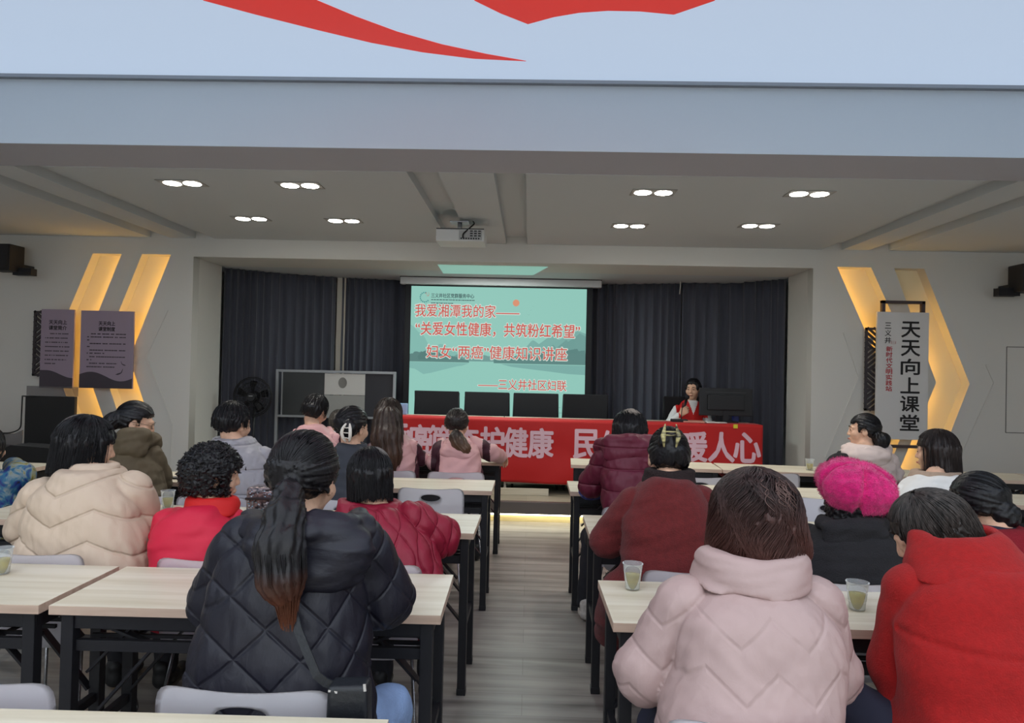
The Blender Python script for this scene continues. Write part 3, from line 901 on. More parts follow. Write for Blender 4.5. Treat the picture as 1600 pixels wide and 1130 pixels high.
# front wall: chevron niches are real openings with a lit back
def chev(pts): return [(p[0], p[2]) for p in pts]
A1 = [(-4.503, 6.900, 2.606), (-4.203, 6.900, 2.605), (-4.590, 6.900, 1.573), (-4.163, 6.900, 0.465), (-4.455, 6.900, 0.457), (-4.910, 6.900, 1.566)]
A2 = [(-3.990, 6.900, 2.609), (-3.691, 6.900, 2.608), (-4.090, 6.900, 1.538), (-3.657, 6.900, 0.361), (-3.961, 6.900, 0.353), (-4.396, 6.900, 1.531)]
B1 = [(3.048, 6.900, 2.610), (3.382, 6.900, 2.610), (3.901, 6.900, 1.500), (3.564, 6.900, 0.552), (3.269, 6.900, 0.544), (3.556, 6.900, 1.492)]
B2 = [(3.609, 6.900, 2.608), (3.904, 6.900, 2.607), (4.364, 6.900, 1.472), (3.973, 6.900, 0.411), (3.610, 6.900, 0.401), (4.039, 6.900, 1.477)]
T = .13
OPL, OPR, OPZ = -3.455, 2.812, 2.592
struct('wall_front_left', plate([(XL, 0), (OPL, 0), (OPL, ZC + .1), (XL, ZC + .1)], [chev(A1), chev(A2)], YF, YF + T), WALLP)
struct('wall_front_right', plate([(OPR, 0), (XR, 0), (XR, ZC + .1), (OPR, ZC + .1)], [chev(B1), chev(B2)], YF, YF + T), WALLP)
struct('wall_front_header', bbox((OPL, YF, OPZ), (OPR, 7.55, ZC + .1)), WALLP)
bm = bmesh.new(); box(bm, (OPL - .2, YF + T, 0), (OPL, 7.55, ZC)); box(bm, (OPR, YF + T, 0), (OPR + .2, 7.55, ZC))
struct('wall_reveal', bm, WALLP)
NICHE = mat('niche_paint', (236, 222, 184), rough=.6)
bm = bmesh.new(); box(bm, (XL, YF + T, 0), (OPL - .2, YF + T + .03, ZC + .1)); box(bm, (OPR + .2, YF + T, 0), (XR, YF + T + .03, ZC + .1))
struct('wall_niche_back', bm, NICHE)
def led_line(name, P, side, edges, m, zr=(0, 9)):
    """An LED tape lying in a niche corner just behind the wall's front lip."""
    bm = bmesh.new()
    for i, j in edges:
        a = Vector((P[i][0], YF + .035, P[i][2])); b = Vector((P[j][0], YF + .035, P[j][2])); d = (b - a).normalized()
        nrm = Vector((-d.z, 0, d.x)); nrm = nrm if nrm.x * side > 0 else -nrm
        bar(bm, a + d * .02 + nrm * .006, b - d * .02 + nrm * .006, .010, .022, up=(0, 1, 0))
    o = tag(obj(name, bm, m), 'amber light tape in ' + side_name[name], 'light strip')
    return o
side_name = {}
def niche_light(key, P, side, edges, label):
    side_name['led_strip'] = label
    led_line('led_strip', P, side, edges, LEDA)
niche_light('a', A1, -1, [(1, 2), (2, 3)], 'the outer chevron niche left of the stage')
niche_light('b', A2, -1, [(1, 2), (2, 3)], 'the inner chevron niche left of the stage')
niche_light('c', B1, 1, [(0, 5), (5, 4)], 'the inner chevron niche right of the stage')
B2[0] = tuple(np.array(B2[0]) * .62 + np.array(B2[5]) * .38)
niche_light('d', B2, 1, [(0, 5), (5, 4)], 'the outer chevron niche right of the stage')
# raised chevron beads and the flush panel outline on the front wall
bm = bmesh.new()
for poly in ([(-3.707, 6.900, 2.037), (-3.912, 6.900, 1.568), (-3.626, 6.900, 0.883), (-3.631, 6.900, 0.361)],):
    for a, b in zip(poly, poly[1:]): bar(bm, (a[0], YF - .001, a[2]), (b[0], YF - .001, b[2]), .012, .016, up=(0, 1, 0))
struct('trim_1', bm, WALLP)
bm = bmesh.new()
for poly in ([(3.121, 6.900, 1.954), (3.279, 6.900, 1.511), (2.965, 6.900, 0.708)], [(4.517, 6.900, 1.666), (4.600, 6.900, 1.490), (4.280, 6.900, 0.736)]):
    for a, b in zip(poly, poly[1:]): bar(bm, (a[0], YF - .001, a[2]), (b[0], YF - .001, b[2]), .012, .016, up=(0, 1, 0))
struct('trim_2', bm, WALLP)
bm = bmesh.new()
pa, pb = (4.720, 6.900, 1.848), (4.706, 6.900, 0.999)
z1, z0, x0 = pa[2], pb[2], pa[0]
for a, b in (((x0, z0), (x0, z1)), ((x0, z1), (x0 + .75, z1)), ((x0 + .75, z1), (x0 + .75, z0)), ((x0 + .75, z0), (x0, z0))):
    bar(bm, (a[0], YF, a[1]), (b[0], YF, b[1]), .006, .006)
struct('trim_3', bm, mat('panel_gap', (90, 88, 84), rough=.8))

# stage: platform, metal-edged lip, lit kick board
struct('stage_floor', bbox((OPL, 6.85, .0), (OPR, 8.75, .20)), STAGEM)
bm = bmesh.new(); box(bm, (OPL, 6.79, .085), (OPR, 6.86, .203), .004)
struct('trim_stage_edge', bm, mat('stage_edge_metal', (120, 112, 108), rough=.35, metal=.6))
struct('baseboard_stage', bbox((OPL, 6.845, 0), (OPR, 6.85, .085)), wood_mat('kick_board', (205, 190, 140), (170, 152, 105), rough=.5))
bm = bmesh.new(); box(bm, (OPL + .1, 6.800, .072), (OPR - .1, 6.822, .082))
tag(obj('led_strip', bm, LEDW), 'white light strip under the stage edge washing the floor', 'light strip')
struct('ceiling_stage', bbox((OPL - .2, 7.55, OPZ), (OPR + .2, 8.8, OPZ + .1)), CEILP)
struct('wall_stage_back', bbox((OPL - .2, 8.70, 0), (OPR + .2, 8.8, OPZ)), WALLP)
bm = bmesh.new(); box(bm, (OPL - .3, 7.55, 0), (OPL - .2, 8.7, OPZ)); box(bm, (OPR + .2, 7.55, 0), (OPR + .3, 8.7, OPZ))
struct('wall_stage_side', bm, WALLP)
struct('trim_pilaster', bbox((-2.37, 8.31, .2), (-2.265, 8.36, OPZ)), mat('pale_wall', (214, 206, 190), rough=.7))

# turquoise light spill on the stage ceiling, imitated by a thin glowing plate
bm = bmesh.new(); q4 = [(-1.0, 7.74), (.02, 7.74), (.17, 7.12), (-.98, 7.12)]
lp = thing('ceiling_glow', 'patch of turquoise light spill painted on the stage ceiling above the screen', 'ceiling light', (-.41, 7.44, OPZ))
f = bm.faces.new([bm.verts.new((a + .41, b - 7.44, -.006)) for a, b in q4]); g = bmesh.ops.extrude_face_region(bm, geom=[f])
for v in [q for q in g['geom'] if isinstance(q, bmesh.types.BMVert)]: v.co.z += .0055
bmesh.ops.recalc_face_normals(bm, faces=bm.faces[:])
obj('diffuser', bm, mat('turquoise_glow', (120, 150, 142), rough=.5, emit=(128, 176, 162), estr=.75), lp)
area_light('stage_fill', (-.41, 7.43, OPZ - .012), (0, 0, 0), 1.0, .5, 30.0, (.88, 1.0, .96))  # fill light added to brighten the stage and speaker

# ---------------------------------------------------------------- ceiling light box with the red emblem printed on its film
lb = thing('ceiling_light', 'large backlit white ceiling panel with a red curved emblem, above the beam', 'ceiling light', (-.2, 1.2, 3.17))
k = PANEL_LIGHT
def local(bm, o):
    for v in bm.verts: v.co -= o.location
    return bm
obj('diffuser', local(bbox((-4.42, -1.57, 3.185), (4.02, 3.935, 3.20)), lb), mat('light_film', (96, 100, 106), rough=.5, emit=(206, 226, 252), estr=k), lb)
bm = bmesh.new()
box(bm, (-4.45, 3.935, 3.165), (4.05, 3.969, 3.21)); box(bm, (-4.45, -1.6, 3.165), (4.05, -1.57, 3.21)); box(bm, (-4.45, -1.57, 3.165), (-4.42, 3.935, 3.21)); box(bm, (4.02, -1.57, 3.165), (4.05, 3.935, 3.21))
obj('frame', local(bm, lb), mat('aluminium', (150, 152, 156), rough=.35, metal=.8), lb)
def flat(poly, z, t=.004):
    bm = bmesh.new(); vs_ = [bm.verts.new((p[0], p[1], z)) for p in poly]; f = bm.faces.new(vs_)
    g = bmesh.ops.extrude_face_region(bm, geom=[f])
    for v in [q for q in g['geom'] if isinstance(q, bmesh.types.BMVert)]: v.co.z -= t
    bmesh.ops.triangulate(bm, faces=bm.faces[:]); bmesh.ops.recalc_face_normals(bm, faces=bm.faces[:])
    return bm
RED_FILM = mat('red_film', (190, 40, 36), rough=.5, emit=(216, 62, 56), estr=k * .88)
band = [(-1.547, 3.112, 3.185), (-1.350, 3.234, 3.185), (-1.086, 3.383, 3.185), (-0.856, 3.505, 3.185), (-0.606, 3.605, 3.185), (-0.339, 3.674, 3.185), (-0.055, 3.697, 3.185),
        (-0.266, 3.620, 3.185), (-0.492, 3.517, 3.185), (-0.700, 3.388, 3.185), (-0.873, 3.243, 3.185), (-1.015, 3.103, 3.185), (-.92, 2.75, 3.185), (-1.05, 2.2, 3.185), (-1.0, 1.6, 3.185), (-1.5, 1.75, 3.185), (-1.62, 2.3, 3.185)]
obj('emblem', local(flat(band, 3.186), lb), RED_FILM, lb)
star = [(-0.288, 3.091, 3.185), (-0.173, 3.201, 3.185), (-0.044, 3.299, 3.185), (0.078, 3.231, 3.185), (0.196, 3.189, 3.185), (0.328, 3.169, 3.185), (0.477, 3.172, 3.185), (0.639, 3.198, 3.185), (0.796, 3.074, 3.185), (.75, 3.0, 3.185), (.8, 2.4, 3.185), (.35, 2.1, 3.185), (-.1, 2.5, 3.185)]
obj('emblem', local(flat(star, 3.186), lb), RED_FILM, lb)

# ---------------------------------------------------------------- twin recessed downlights
LAMPW = mat('lamp_face', (255, 255, 250), emit=(255, 250, 238), estr=DOWNLIGHT)
def downlight(x, y, lab):
    o = thing('downlight', lab, 'ceiling lamp', (x, y, ZC), 0, 'twin recessed ceiling lamps')
    bm = bmesh.new(); box(bm, (-.155, -.085, -.006), (.155, .085, -.0005), .003); obj('frame', bm, mat('lamp_trim', (150, 148, 144), rough=.5), o)
    for s in (-1, 1):
        bm = bmesh.new(); lathe(bm, [(.0, -.011), (.045, -.011), (.058, -.008), (.062, -.004)], (s * .072, 0, 0), 24); bmesh.ops.remove_doubles(bm, verts=bm.verts[:], dist=1e-5)
        bmesh.ops.recalc_face_normals(bm, faces=bm.faces[:])
        obj('lamp', bm, LAMPW, o)
    spot_light((x, y, ZC - .03), 26.0)
for x, y, w in ((-2.49, 4.78, 'leftmost of the four nearer'), (-1.65, 4.79, 'second from left of the four nearer'), (.844, 4.83, 'third from left of the four nearer'), (1.92, 4.80, 'rightmost of the four nearer'),
                (-2.46, 5.91, 'leftmost of the four farther'), (-1.65, 5.93, 'second from left of the four farther'), (.838, 5.94, 'third from left of the four farther'), (1.918, 5.85, 'rightmost of the four farther')):
    downlight(x, y, 'twin round recessed ceiling lamp, ' + w + ' ones')

# ---------------------------------------------------------------- tables
TOPW = wood_mat('table_laminate', (228, 220, 200), (208, 197, 172), rough=.35, grain=(1.3, 26, 26), bump=.02)
EDGEW = wood_mat('table_edge', (206, 180, 160), (186, 158, 138), rough=.5, grain=(2, 40, 40), bump=.02)
BLKM = mat('black_metal', (32, 32, 36), rough=.45, spec=.4)
def make_table():
    t = empty('folding_table')
    bm = bmesh.new(); box(bm, (-.6, -.21, .722), (.6, .21, .75), .002)
    for f in bm.faces:
        f.material_index = 0 if abs(f.normal.z) > .7 else 1
    tt = obj('tabletop', bm, [TOPW, EDGEW], t)
    for sx in (-1, 1):
        for sy in (-1, 1):
            bm = bmesh.new(); box(bm, (sx * .555 - .019, sy * .17 - .019, 0.012), (sx * .555 + .019, sy * .17 + .019, .722), .003)
            box(bm, (sx * .555 - .021, sy * .17 - .021, 0), (sx * .555 + .021, sy * .17 + .021, .03), .003)
            obj('leg', bm, BLKM, t)
        for z, w, h in ((.30, .022, .030), (.69, .028, .05)):
            bm = bmesh.new(); bar(bm, (sx * .555, -.16, z), (sx * .555, .16, z), w, h); obj('crossbar', bm, BLKM, t)
        for sy in (-1, 1):
            for a, b, w in (((.54, .150, .33), (.30, .150, .612), .030), ((.54, .140, .70), (.33, .140, .62), .026), ((.52, .132, .52), (.34, .132, .71), .024)):
                bm = bmesh.new(); bar(bm, (sx * a[0], sy * a[1], a[2]), (sx * b[0], sy * b[1], b[2]), .008, w, up=(0, 1, 0)); obj('brace', bm, BLKM, t)
    for sy in (-1, 1):
        bm = bmesh.new(); box(bm, (-.575, sy * .17 - .012, .672), (.575, sy * .17 + .012, .722), .002); obj('apron', bm, BLKM, t)
    bm = bmesh.new()
    for sy in (-1, 1): box(bm, (-.535, sy * .165 - .010, .600), (.535, sy * .165 + .010, .634), .002)
    for y in (-.09, -.03, .03, .09): box(bm, (-.535, y - .006, .612), (.535, y + .006, .624), .002)
    for x in (-.4, 0, .4): box(bm, (x - .008, -.165, .606), (x + .008, .165, .614))
    obj('shelf', bm, BLKM, t)
    return t
TABLE = make_table(); table_used = [0]
def table(cx, cy, rz, label):
    o = TABLE if not table_used[0] else copy_tree(TABLE)
    table_used[0] = 1
    o.location = (cx, cy, 0); o.rotation_euler = (0, 0, math.radians(rz)); tag(o, label, 'table', 'folding training tables')
D = -.21
W1 = 'pale wood folding table with black legs, '
table(-.856, 2.287, 1.0, W1 + 'before the navy jacket')
table(-2.085, 2.270, .6, W1 + 'at the lower left, left of the seam')
table(-.835, 3.357, -.5, W1 + 'in front of the crimson jacket')
table(-2.045, 3.370, .2, W1 + 'in front of the cream jacket')
table(-.815, 4.47, .0, W1 + 'with the empty chair pushed in')
table(-2.025, 4.48, .5, W1 + 'in front of the olive-brown jacket')
table(-4.02, 4.72, -2.0, W1 + 'standing apart by the black piano')
table(-.80, 5.79, 0, W1 + 'front row, under the sleeves of the pink ponytail')
table(-2.01, 5.80, 0, W1 + 'front row, before the metal stand')
table(-.88, 1.247, .8, W1 + 'cut off by the bottom edge of the photo')
table(.867, 2.290, .6, W1 + 'with the first tea cup right of the aisle')
table(2.075, 2.270, -.8, W1 + 'under the red coat')
table(.897, 3.41, -.4, W1 + 'in front of the maroon coat')
table(2.105, 3.40, -.5, W1 + 'in front of the deep red sweater')
table(.875, 4.52, -.5, W1 + 'under the burgundy sleeve')
table(2.085, 4.50, -1.0, W1 + 'between the magenta beret and the white coat')
table(3.30, 4.47, -1.5, W1 + 'second row at the right edge')
table(.965, 5.75, -3.0, W1 + 'front row, nearest the aisle on the right')
table(2.175, 5.66, -5, W1 + 'front row, with the cup beside the short ponytail')
table(3.385, 5.57, -4, W1 + 'front row, in front of the white coat')
table(4.595, 5.50, -3, W1 + 'front row at the far right')

# ---------------------------------------------------------------- white plastic chairs
PLAST = mat('white_plastic', (238, 236, 242), rough=.35, spec=.5)
WIRE = mat('chrome_wire', (150, 150, 152), rough=.25, metal=.9)
def make_chair():
    c = empty('plastic_chair')
    # backrest: a bowed panel with an oval grip hole, built as a ring of quads between hole and outline
    bm = bmesh.new(); N = 96; Mr = 9
    def outline(a):
        hw, hh, r = .203, .175, .035; cx_, sx_ = math.cos(a), math.sin(a); n = 9.0
        k = (abs(cx_) ** n + abs(sx_) ** n) ** (-1 / n); return cx_ * k * hw, sx_ * k * hh + .598
    def bend(x, z):
        w = 1 - .10 * max(0, (.62 - z) / .18)
        return Vector((x * w, -.205 - .020 * ((z - .44) / .35) * .5 + .55 * x * x * .9 + .10 * max(0, .50 - z) ** 1.3 * 3, z + .012 * (x / .2) ** 2 * (1 if z > .7 else 0)))
    rings = []
    for j in range(Mr + 1):
        t = j / Mr; ring = []
        for i in range(N):
            a = 2 * PI * i / N; ox, oz = outline(a); hx, hz = .058 * math.cos(a), .020 * math.sin(a) + .720
            ring.append(bm.verts.new(bend(hx + (ox - hx) * t, hz + (oz - hz) * t)))
        rings.append(ring)
    for a, b in zip(rings, rings[1:]):
        for i in range(N): bm.faces.new((a[i], a[(i + 1) % N], b[(i + 1) % N], b[i]))
    bmesh.ops.solidify(bm, geom=bm.faces[:], thickness=.009); bmesh.ops.recalc_face_normals(bm, faces=bm.faces[:])
    obj('backrest', bm, PLAST, c, True)
    bm = bmesh.new(); nx, ny = 16, 18; g = []
    for j in range(ny + 1):
        v = j / ny; row = []
        for i in range(nx + 1):
            u = i / nx * 2 - 1
            y = -.195 + .40 * v; hw = .185 + .018 * v; z = .435 - .018 * (1 - u * u) * math.sin(PI * min(1, v * 1.1)) - .035 * max(0, v - .85) / .15 * max(0, v - .85) / .15 + .05 * max(0, .15 - v) / .15
            row.append(bm.verts.new((u * hw, y, z)))
        g.append(row)
    for j in range(ny):
        for i in range(nx): bm.faces.new((g[j][i], g[j][i + 1], g[j + 1][i + 1], g[j + 1][i]))
    bmesh.ops.solidify(bm, geom=bm.faces[:], thickness=.010); bmesh.ops.recalc_face_normals(bm, faces=bm.faces[:])
    obj('seat', bm, PLAST, c, True)
    for s in (-1, 1):
        bm = bmesh.new()
        tube(bm, round_path([(s * .15, .12, .405), (s * .205, .19, .012), (s * .205, -.22, .012), (s * .16, -.13, .405)], .03), .0065, 8)
        obj('leg_frame', bm, WIRE, c)
    bm = bmesh.new(); tube(bm, [(-.15, .12, .405), (.15, .12, .405)], .006, 6); tube(bm, [(-.155, -.13, .405), (.155, -.13, .405)], .006, 6)
    obj('seat_rail', bm, WIRE, c)
    return c
CHAIR = make_chair(); chair_used = [0]
def chair(p, rz, label):
    """p = world (x, y of the back's rear face, _)."""
    o = CHAIR if not chair_used[0] else copy_tree(CHAIR)
    chair_used[0] = 1
    a = math.radians(rz)
    o.location = (p[0] - .225 * math.sin(a), p[1] + .225 * math.cos(a), 0); o.rotation_euler = (0, 0, a)
    tag(o, label, 'chair', 'white plastic chairs with an oval grip hole')
WC = 'white plastic chair with oval grip hole, '
chair((-0.623, 1.500, 0.754), 0, WC + 'under the navy jacket')
chair((-1.247, 1.500, 0.747), -4, WC + 'empty, cut off by the lower left corner')
chair((-1.849, 2.500, 0.759), 0, WC + 'behind the cream jacket')
chair((-1.167, 2.490, 0.758), 0, WC + 'under the bright red vest')
chair((-0.578, 2.490, 0.776), 0, WC + 'under the crimson quilted jacket')
chair((-0.579, 4.120, 0.716), 0, WC + 'empty and pushed in, left of the aisle')
chair((-0.499, 4.800, 0.762), 2, WC + 'under the pink jacket with the low ponytail')
chair((-0.986, 4.800, 0.749), 0, WC + 'under the pink jacket with long loose hair')
chair((-1.705, 3.660, 0.771), 0, WC + 'under the light grey jacket')
chair((-0.986, 3.700, 0.766), 3, WC + 'under the charcoal jacket with the claw clip')
chair((-2.106, 3.640, 0.747), 0, WC + 'under the olive-brown jacket')
chair((1.221, 4.870, 0.752), -3, WC + 'just left of the reddish permed hair')
chair((1.845, 5.180, 0.752), -3, WC + 'empty and pushed in at the front row, right')
chair((1.814, 4.140, 0.740), -2, WC + 'left of the magenta beret, pushed in')
chair((0.609, 3.690, 0.761), 0, WC + 'under the burgundy puffer jacket')
chair((0.634, 2.520, 0.769), 0, WC + 'under the maroon coat')
chair((1.171, 2.440, 0.782), 0, WC + 'under the black fleece and beret')
chair((0.500, 1.430, 0.794), 0, WC + 'under the pale pink jacket')
chair((2.149, 3.700, 0.801), 0, WC + 'under the white coat')
chair((2.305, 4.800, 0.823), 0, WC + 'under the beige and black coat')
chair((-.87 + .0, 4.78, 0), 0, WC + 'under the pink jacket with short hair') if False else None

# ---------------------------------------------------------------- tea cups
CUPM = clear_mat('cup_plastic', (248, 250, 250), (250, 252, 252), .15, .2, 1.12)
TEAM = clear_mat('green_tea', (246, 236, 160), (222, 204, 70), .50, .05, 1.12)
LEAFM = mat('tea_leaves', (112, 104, 30), rough=.6)
def make_cup():
    c = empty('tea_cup'); bm = bmesh.new()
    lathe(bm, [(.0, .0015), (.0235, .0015), (.0245, .004), (.0265, .030), (.0275, .031), (.030, .060), (.0310, .062), (.0335, .087), (.0358, .0885), (.0358, .0905), (.0330, .0905), (.0303, .062), (.0238, .006), (0, .004)], n=36)
    bmesh.ops.remove_doubles(bm, verts=bm.verts[:], dist=1e-5); bmesh.ops.recalc_face_normals(bm, faces=bm.faces[:])
    obj('cup_wall', bm, CUPM, c, True)
    bm = bmesh.new(); lathe(bm, [(0, .0065), (.0230, .0065), (.0262, .034), (.0280, .052), (0, .052)], n=32)
    bmesh.ops.remove_doubles(bm, verts=bm.verts[:], dist=1e-5); bmesh.ops.recalc_face_normals(bm, faces=bm.faces[:])
    obj('tea', bm, TEAM, c, True)
    bm = bmesh.new(); r = random.Random(3)
    for i in range(46):
        a = r.uniform(0, 6.28); q = r.uniform(0, .019); z = r.uniform(.0075, .016) if i < 34 else r.uniform(.046, .051)
        M = Matrix.Translation((q * math.cos(a), q * math.sin(a), z)) @ Euler((r.uniform(-.5, .5), r.uniform(-.5, .5), a * 3)).to_matrix().to_4x4()
        box(bm, (-.006, -.0015, -.0005), (.006, .0015, .0005), 0, 0, M)
    tag(obj('tea_leaves', bm, LEAFM, c), kind='stuff')
    return c
CUP = make_cup(); cup_used = [0]
def cup(p, label):
    o = CUP if not cup_used[0] else copy_tree(CUP); cup_used[0] = 1
    o.location = (p[0], p[1], .7505); tag(o, label, 'cup', 'clear plastic cups of green tea')
CU = 'clear plastic cup of green tea '
cup((0.375, 2.400, 0.750), CU + 'on the table corner right of the aisle')
cup((1.080, 2.260, 0.750), CU + 'between the pale pink jacket and the red coat')
cup((-1.852, 3.504, 0.750), CU + 'between the cream jacket and the red vest')
cup((-1.827, 2.356, 0.750), CU + 'cut off by the left edge of the photo')
cup((-2.498, 4.613, 0.750), CU + 'in front of the olive-brown jacket')
cup((2.282, 5.605, 0.750), CU + 'left of the short ponytail, front row')
cup((-0.627, 3.359, 0.750), CU + 'half hidden behind the crimson shoulder')
bm = bmesh.new(); box(bm, (-.075, -.038, 0), (.075, .038, .009), .004)
ph = tag(obj('mobile_phone', bm, mat('black_glass', (22, 22, 26), rough=.12)), 'black mobile phone lying flat by the olive-brown jacket', 'phone')
p = (-2.288, 4.399, 0.750); ph.location = (p[0], p[1], .7505); ph.rotation_euler.z = .2

# ---------------------------------------------------------------- clothes and the people who wear them
def cloth(name, col, rough=.6, **k): return mat(name, col, rough=rough, bump=k.pop('bump', .12), bscale=k.pop('bscale', 35), **k)
NAVY = quilt_mat('navy_nylon', (22, 22, 34), 'diamond', .135, rough=.48, wr=.5, amt=.5)
NAVYPLAIN = cloth('navy_nylon_plain', (22, 22, 34), .48, bump=.55, bscale=16, stretch=(.7, .7, 1.8))
CREAMPLAIN = cloth('cream_nylon_plain', (206, 184, 162), .5)
PINKPLAIN = cloth('pale_pink_plain', (180, 154, 150), .5)
CRIMPLAIN = cloth('crimson_plain', (142, 24, 50), .5)
CREAM = quilt_mat('cream_nylon', (206, 184, 162), 'zigzag', .115, zz=.07)
OLIVE = cloth('olive_cotton', (88, 76, 56), .75)
REDVEST = cloth('red_vest_nylon', (206, 26, 60), .6)
REDCOLLAR = cloth('red_collar', (200, 22, 22), .65)
GREY = quilt_mat('grey_nylon', (156, 154, 160), 'baffle', .13)
CRIMSON = quilt_mat('crimson_nylon', (142, 24, 50), 'onion', .115)
BLUEPAT = print_mat('blue_brush_print', [(18, 22, 40), (24, 44, 120), (36, 100, 130), (130, 140, 140), (130, 122, 50), (24, 28, 34)], 13)
REDFOLD = pattern_fn('fold', .20, .0045, seed=12)
RED_PAT = lambda p: REDFOLD(p) - .006 * np.exp(-((p[:, 2] - .855 + .05 * (p[:, 0] - .1)) / .007) ** 2) * (p[:, 1] < .12) - .005 * np.exp(-((p[:, 0] - .02) / .006) ** 2) * (p[:, 2] < .855) * (p[:, 1] < .1)
PINK = cloth('pink_shell', (206, 158, 158), .55)
PLUM = cloth('plum_shell', (62, 24, 38), .55)
CHARCOAL = cloth('charcoal_cloth', (56, 60, 68), .75)
BURGUNDY = quilt_mat('burgundy_nylon', (100, 28, 50), 'baffle', .12)
MAROON = cloth('maroon_wool', (104, 32, 33), .95, sheen=.08, bump=.5, bscale=220, var=.15, vscale=60)
PALEPINK = quilt_mat('pale_pink_nylon', (180, 154, 150), 'zigzag', .105, zz=.06, per=.15, wr=.6, amt=.30, seam=.10)
BLACKFLEECE = cloth('black_fleece', (36, 35, 38), .95, bump=.5, bscale=200)
BEIGE = cloth('pale_beige_cloth', (214, 196, 190), .7)
WHITECOAT = cloth('white_wool', (232, 230, 226), .9)
DEEPRED = cloth('deep_red_knit', (132, 18, 32), .95, bump=.5, bscale=160)
REDCOAT = cloth('red_wool', (158, 18, 17), .92, sheen=.05, bump=.4, bscale=240, var=.10, vscale=70)
VESTRED = cloth('volunteer_red', (206, 28, 28), .6)
WHITECLOTH = cloth('white_cloth', (226, 226, 228), .7)
DARKTR = cloth('dark_trousers', (34, 34, 40), .85)
MAROONTR = cloth('maroon_trousers', (96, 34, 38), .9)
NAVYTR = cloth('navy_denim', (38, 40, 58), .85)
JEANS = cloth('blue_denim', (132, 156, 196), .85, var=.18, vscale=10, bump=.35, bscale=200)
SNEAKER = mat('sneaker', (214, 210, 204), rough=.6, col2=(150, 140, 130), vscale=24)
BLACKHAIR = hair_mat('black_hair', (21, 20, 23))
PANEL_PINK = (lambda c: (np.abs(c[:, 0] - .01) > .150) & (c[:, 2] < 1.06) & (c[:, 2] > .60) & (np.abs(c[:, 0]) < .215) , PLUM)
SPK_PANEL = (lambda c: (np.abs(c[:, 0]) > .175 - .05 * (c[:, 2] < 1.02)) | ((c[:, 1] > .02) & (np.abs(c[:, 0] + .01) < .055 * np.clip((c[:, 2] - 1.055) / .15, 0, 1.2))), WHITECLOTH)
SPEAKER_V = [((0, .16, 1.30), (0, .15, 1.16), .045, .006)]
person('navy', 'person in navy quilted down jacket with a long brown-tipped ponytail, back turned', (-0.6, 1.7), [(0.47, 0.0, 0.223, 0, 0.15), (0.662, 0.0, 0.223, 0.0, 0.15), (0.716, -0.006, 0.218, 0.13, 0.15), (0.803, -0.006, 0.208, 0.34, 0.15), (0.893, -0.008, 0.199, 0.55, 0.15), (0.971, 0.003, 0.195, 0.73, 0.142), (1.034, 0.007, 0.169, 0.87, 0.135), (1.069, 0.008, 0.119, 0.94, 0.128), (1.094, 0.005, 0.065, 1.0, 0.12)], (0.0, 0.1), dict(c=(-0.009, 0.17, 1.193), yaw=-8, pitch=10, roll=2, s=1.02), [[(-0.138, 0.1, 1.009), (-0.215, 0.14, 0.862), (-0.282, 0.44, 0.808)], [(0.16, 0.1, 1.021), (0.212, 0.16, 0.874), (0.131, 0.45, 0.808)]], jmat=NAVY, hoodmat=NAVYPLAIN, pat=('diamond', .135, .009), hair=dict(size=(.088, .106, .099), tie=(0, -.108, .006), zend=-.02, yf=.03, zf=.045, tail=([(-0.011, 0.065, 1.197), (0.004, 0.005, 1.174), (0.021, -0.065, 1.13), (0.03, -0.115, 1.073), (0.04, -0.128, 1.008), (0.058, -0.125, 0.941)], [0.018, 0.034, 0.046, 0.054, 0.052, 0.016]), ears=1, strands=1300, tail_strands=420, h=.005), hmat=hair_mat('ponytail_hair', (18, 16, 19), (112, 64, 42), .88, 1.04), tmat=JEANS, arm_r=(.082, .078, .060), h=.0065, jacket_name='down_jacket', knees=[(-0.296, 0.35, 0.498), (0.214, 0.28, 0.516)], feet=[(-0.15, 0.45, 0.0), (0.2, 0.42, 0.0)], hood=dict(rim=[(-0.149, 0.18, 1.067), (-0.105, 0.08, 1.062), (-0.033, 0.0, 1.078), (0.059, -0.02, 1.081), (0.144, 0.0, 1.078), (0.174, 0.08, 1.073), (0.139, 0.18, 1.081)], r=[0.034, 0.038, 0.04, 0.042, 0.042, 0.04, 0.032], bag=((0.068, -0.015, 1.033), (0.16, 0.074, 0.104)), pk=0, fa=.007, cs=.007, cx=.06))
person('cream', 'person with black bobbed hair in cream puffer jacket, at the left table edge', (-1.764, 2.72), [(0.47, 0.0, 0.261, 0, 0.16), (0.637, 0.0, 0.261, 0.0, 0.16), (0.734, -0.013, 0.245, 0.25, 0.16), (0.832, -0.024, 0.225, 0.49, 0.16), (0.907, -0.036, 0.211, 0.67, 0.16), (0.971, -0.042, 0.178, 0.83, 0.152), (1.014, -0.031, 0.126, 0.93, 0.136), (1.043, -0.033, 0.092, 1.0, 0.12)], (0.0, 0.08), dict(c=(-0.099, 0.14, 1.138), yaw=-48, pitch=8, roll=0, s=1.0), [[(-0.239, 0.08, 0.929), (-0.299, 0.08, 0.8), (-0.458, 0.36, 0.808)], [(0.117, 0.1, 0.961), (0.15, 0.14, 0.801), (-0.069, 0.4, 0.808)]], jmat=CREAM, collarmat=CREAMPLAIN, pat=('zigzag', .115, .012, .07), hair=dict(size=(.093, .110, .099), zend=-.088, flare=1.05, yf=.05, zf=.03, ears=1, strands=1400, amp=.003, tips=.03, patch=(190, 22, .2, (110, 104, 100), 50), h=.0058), hmat=BLACKHAIR, tmat=DARKTR, arm_r=(.078, .072, .058), h=.0075, jacket_name='puffer_jacket', collar=dict(z=(1.003, 1.078), c0=(-0.042, 0.08), c1=(-0.061, 0.11), r0=0.094, r1=0.086, t=.017))
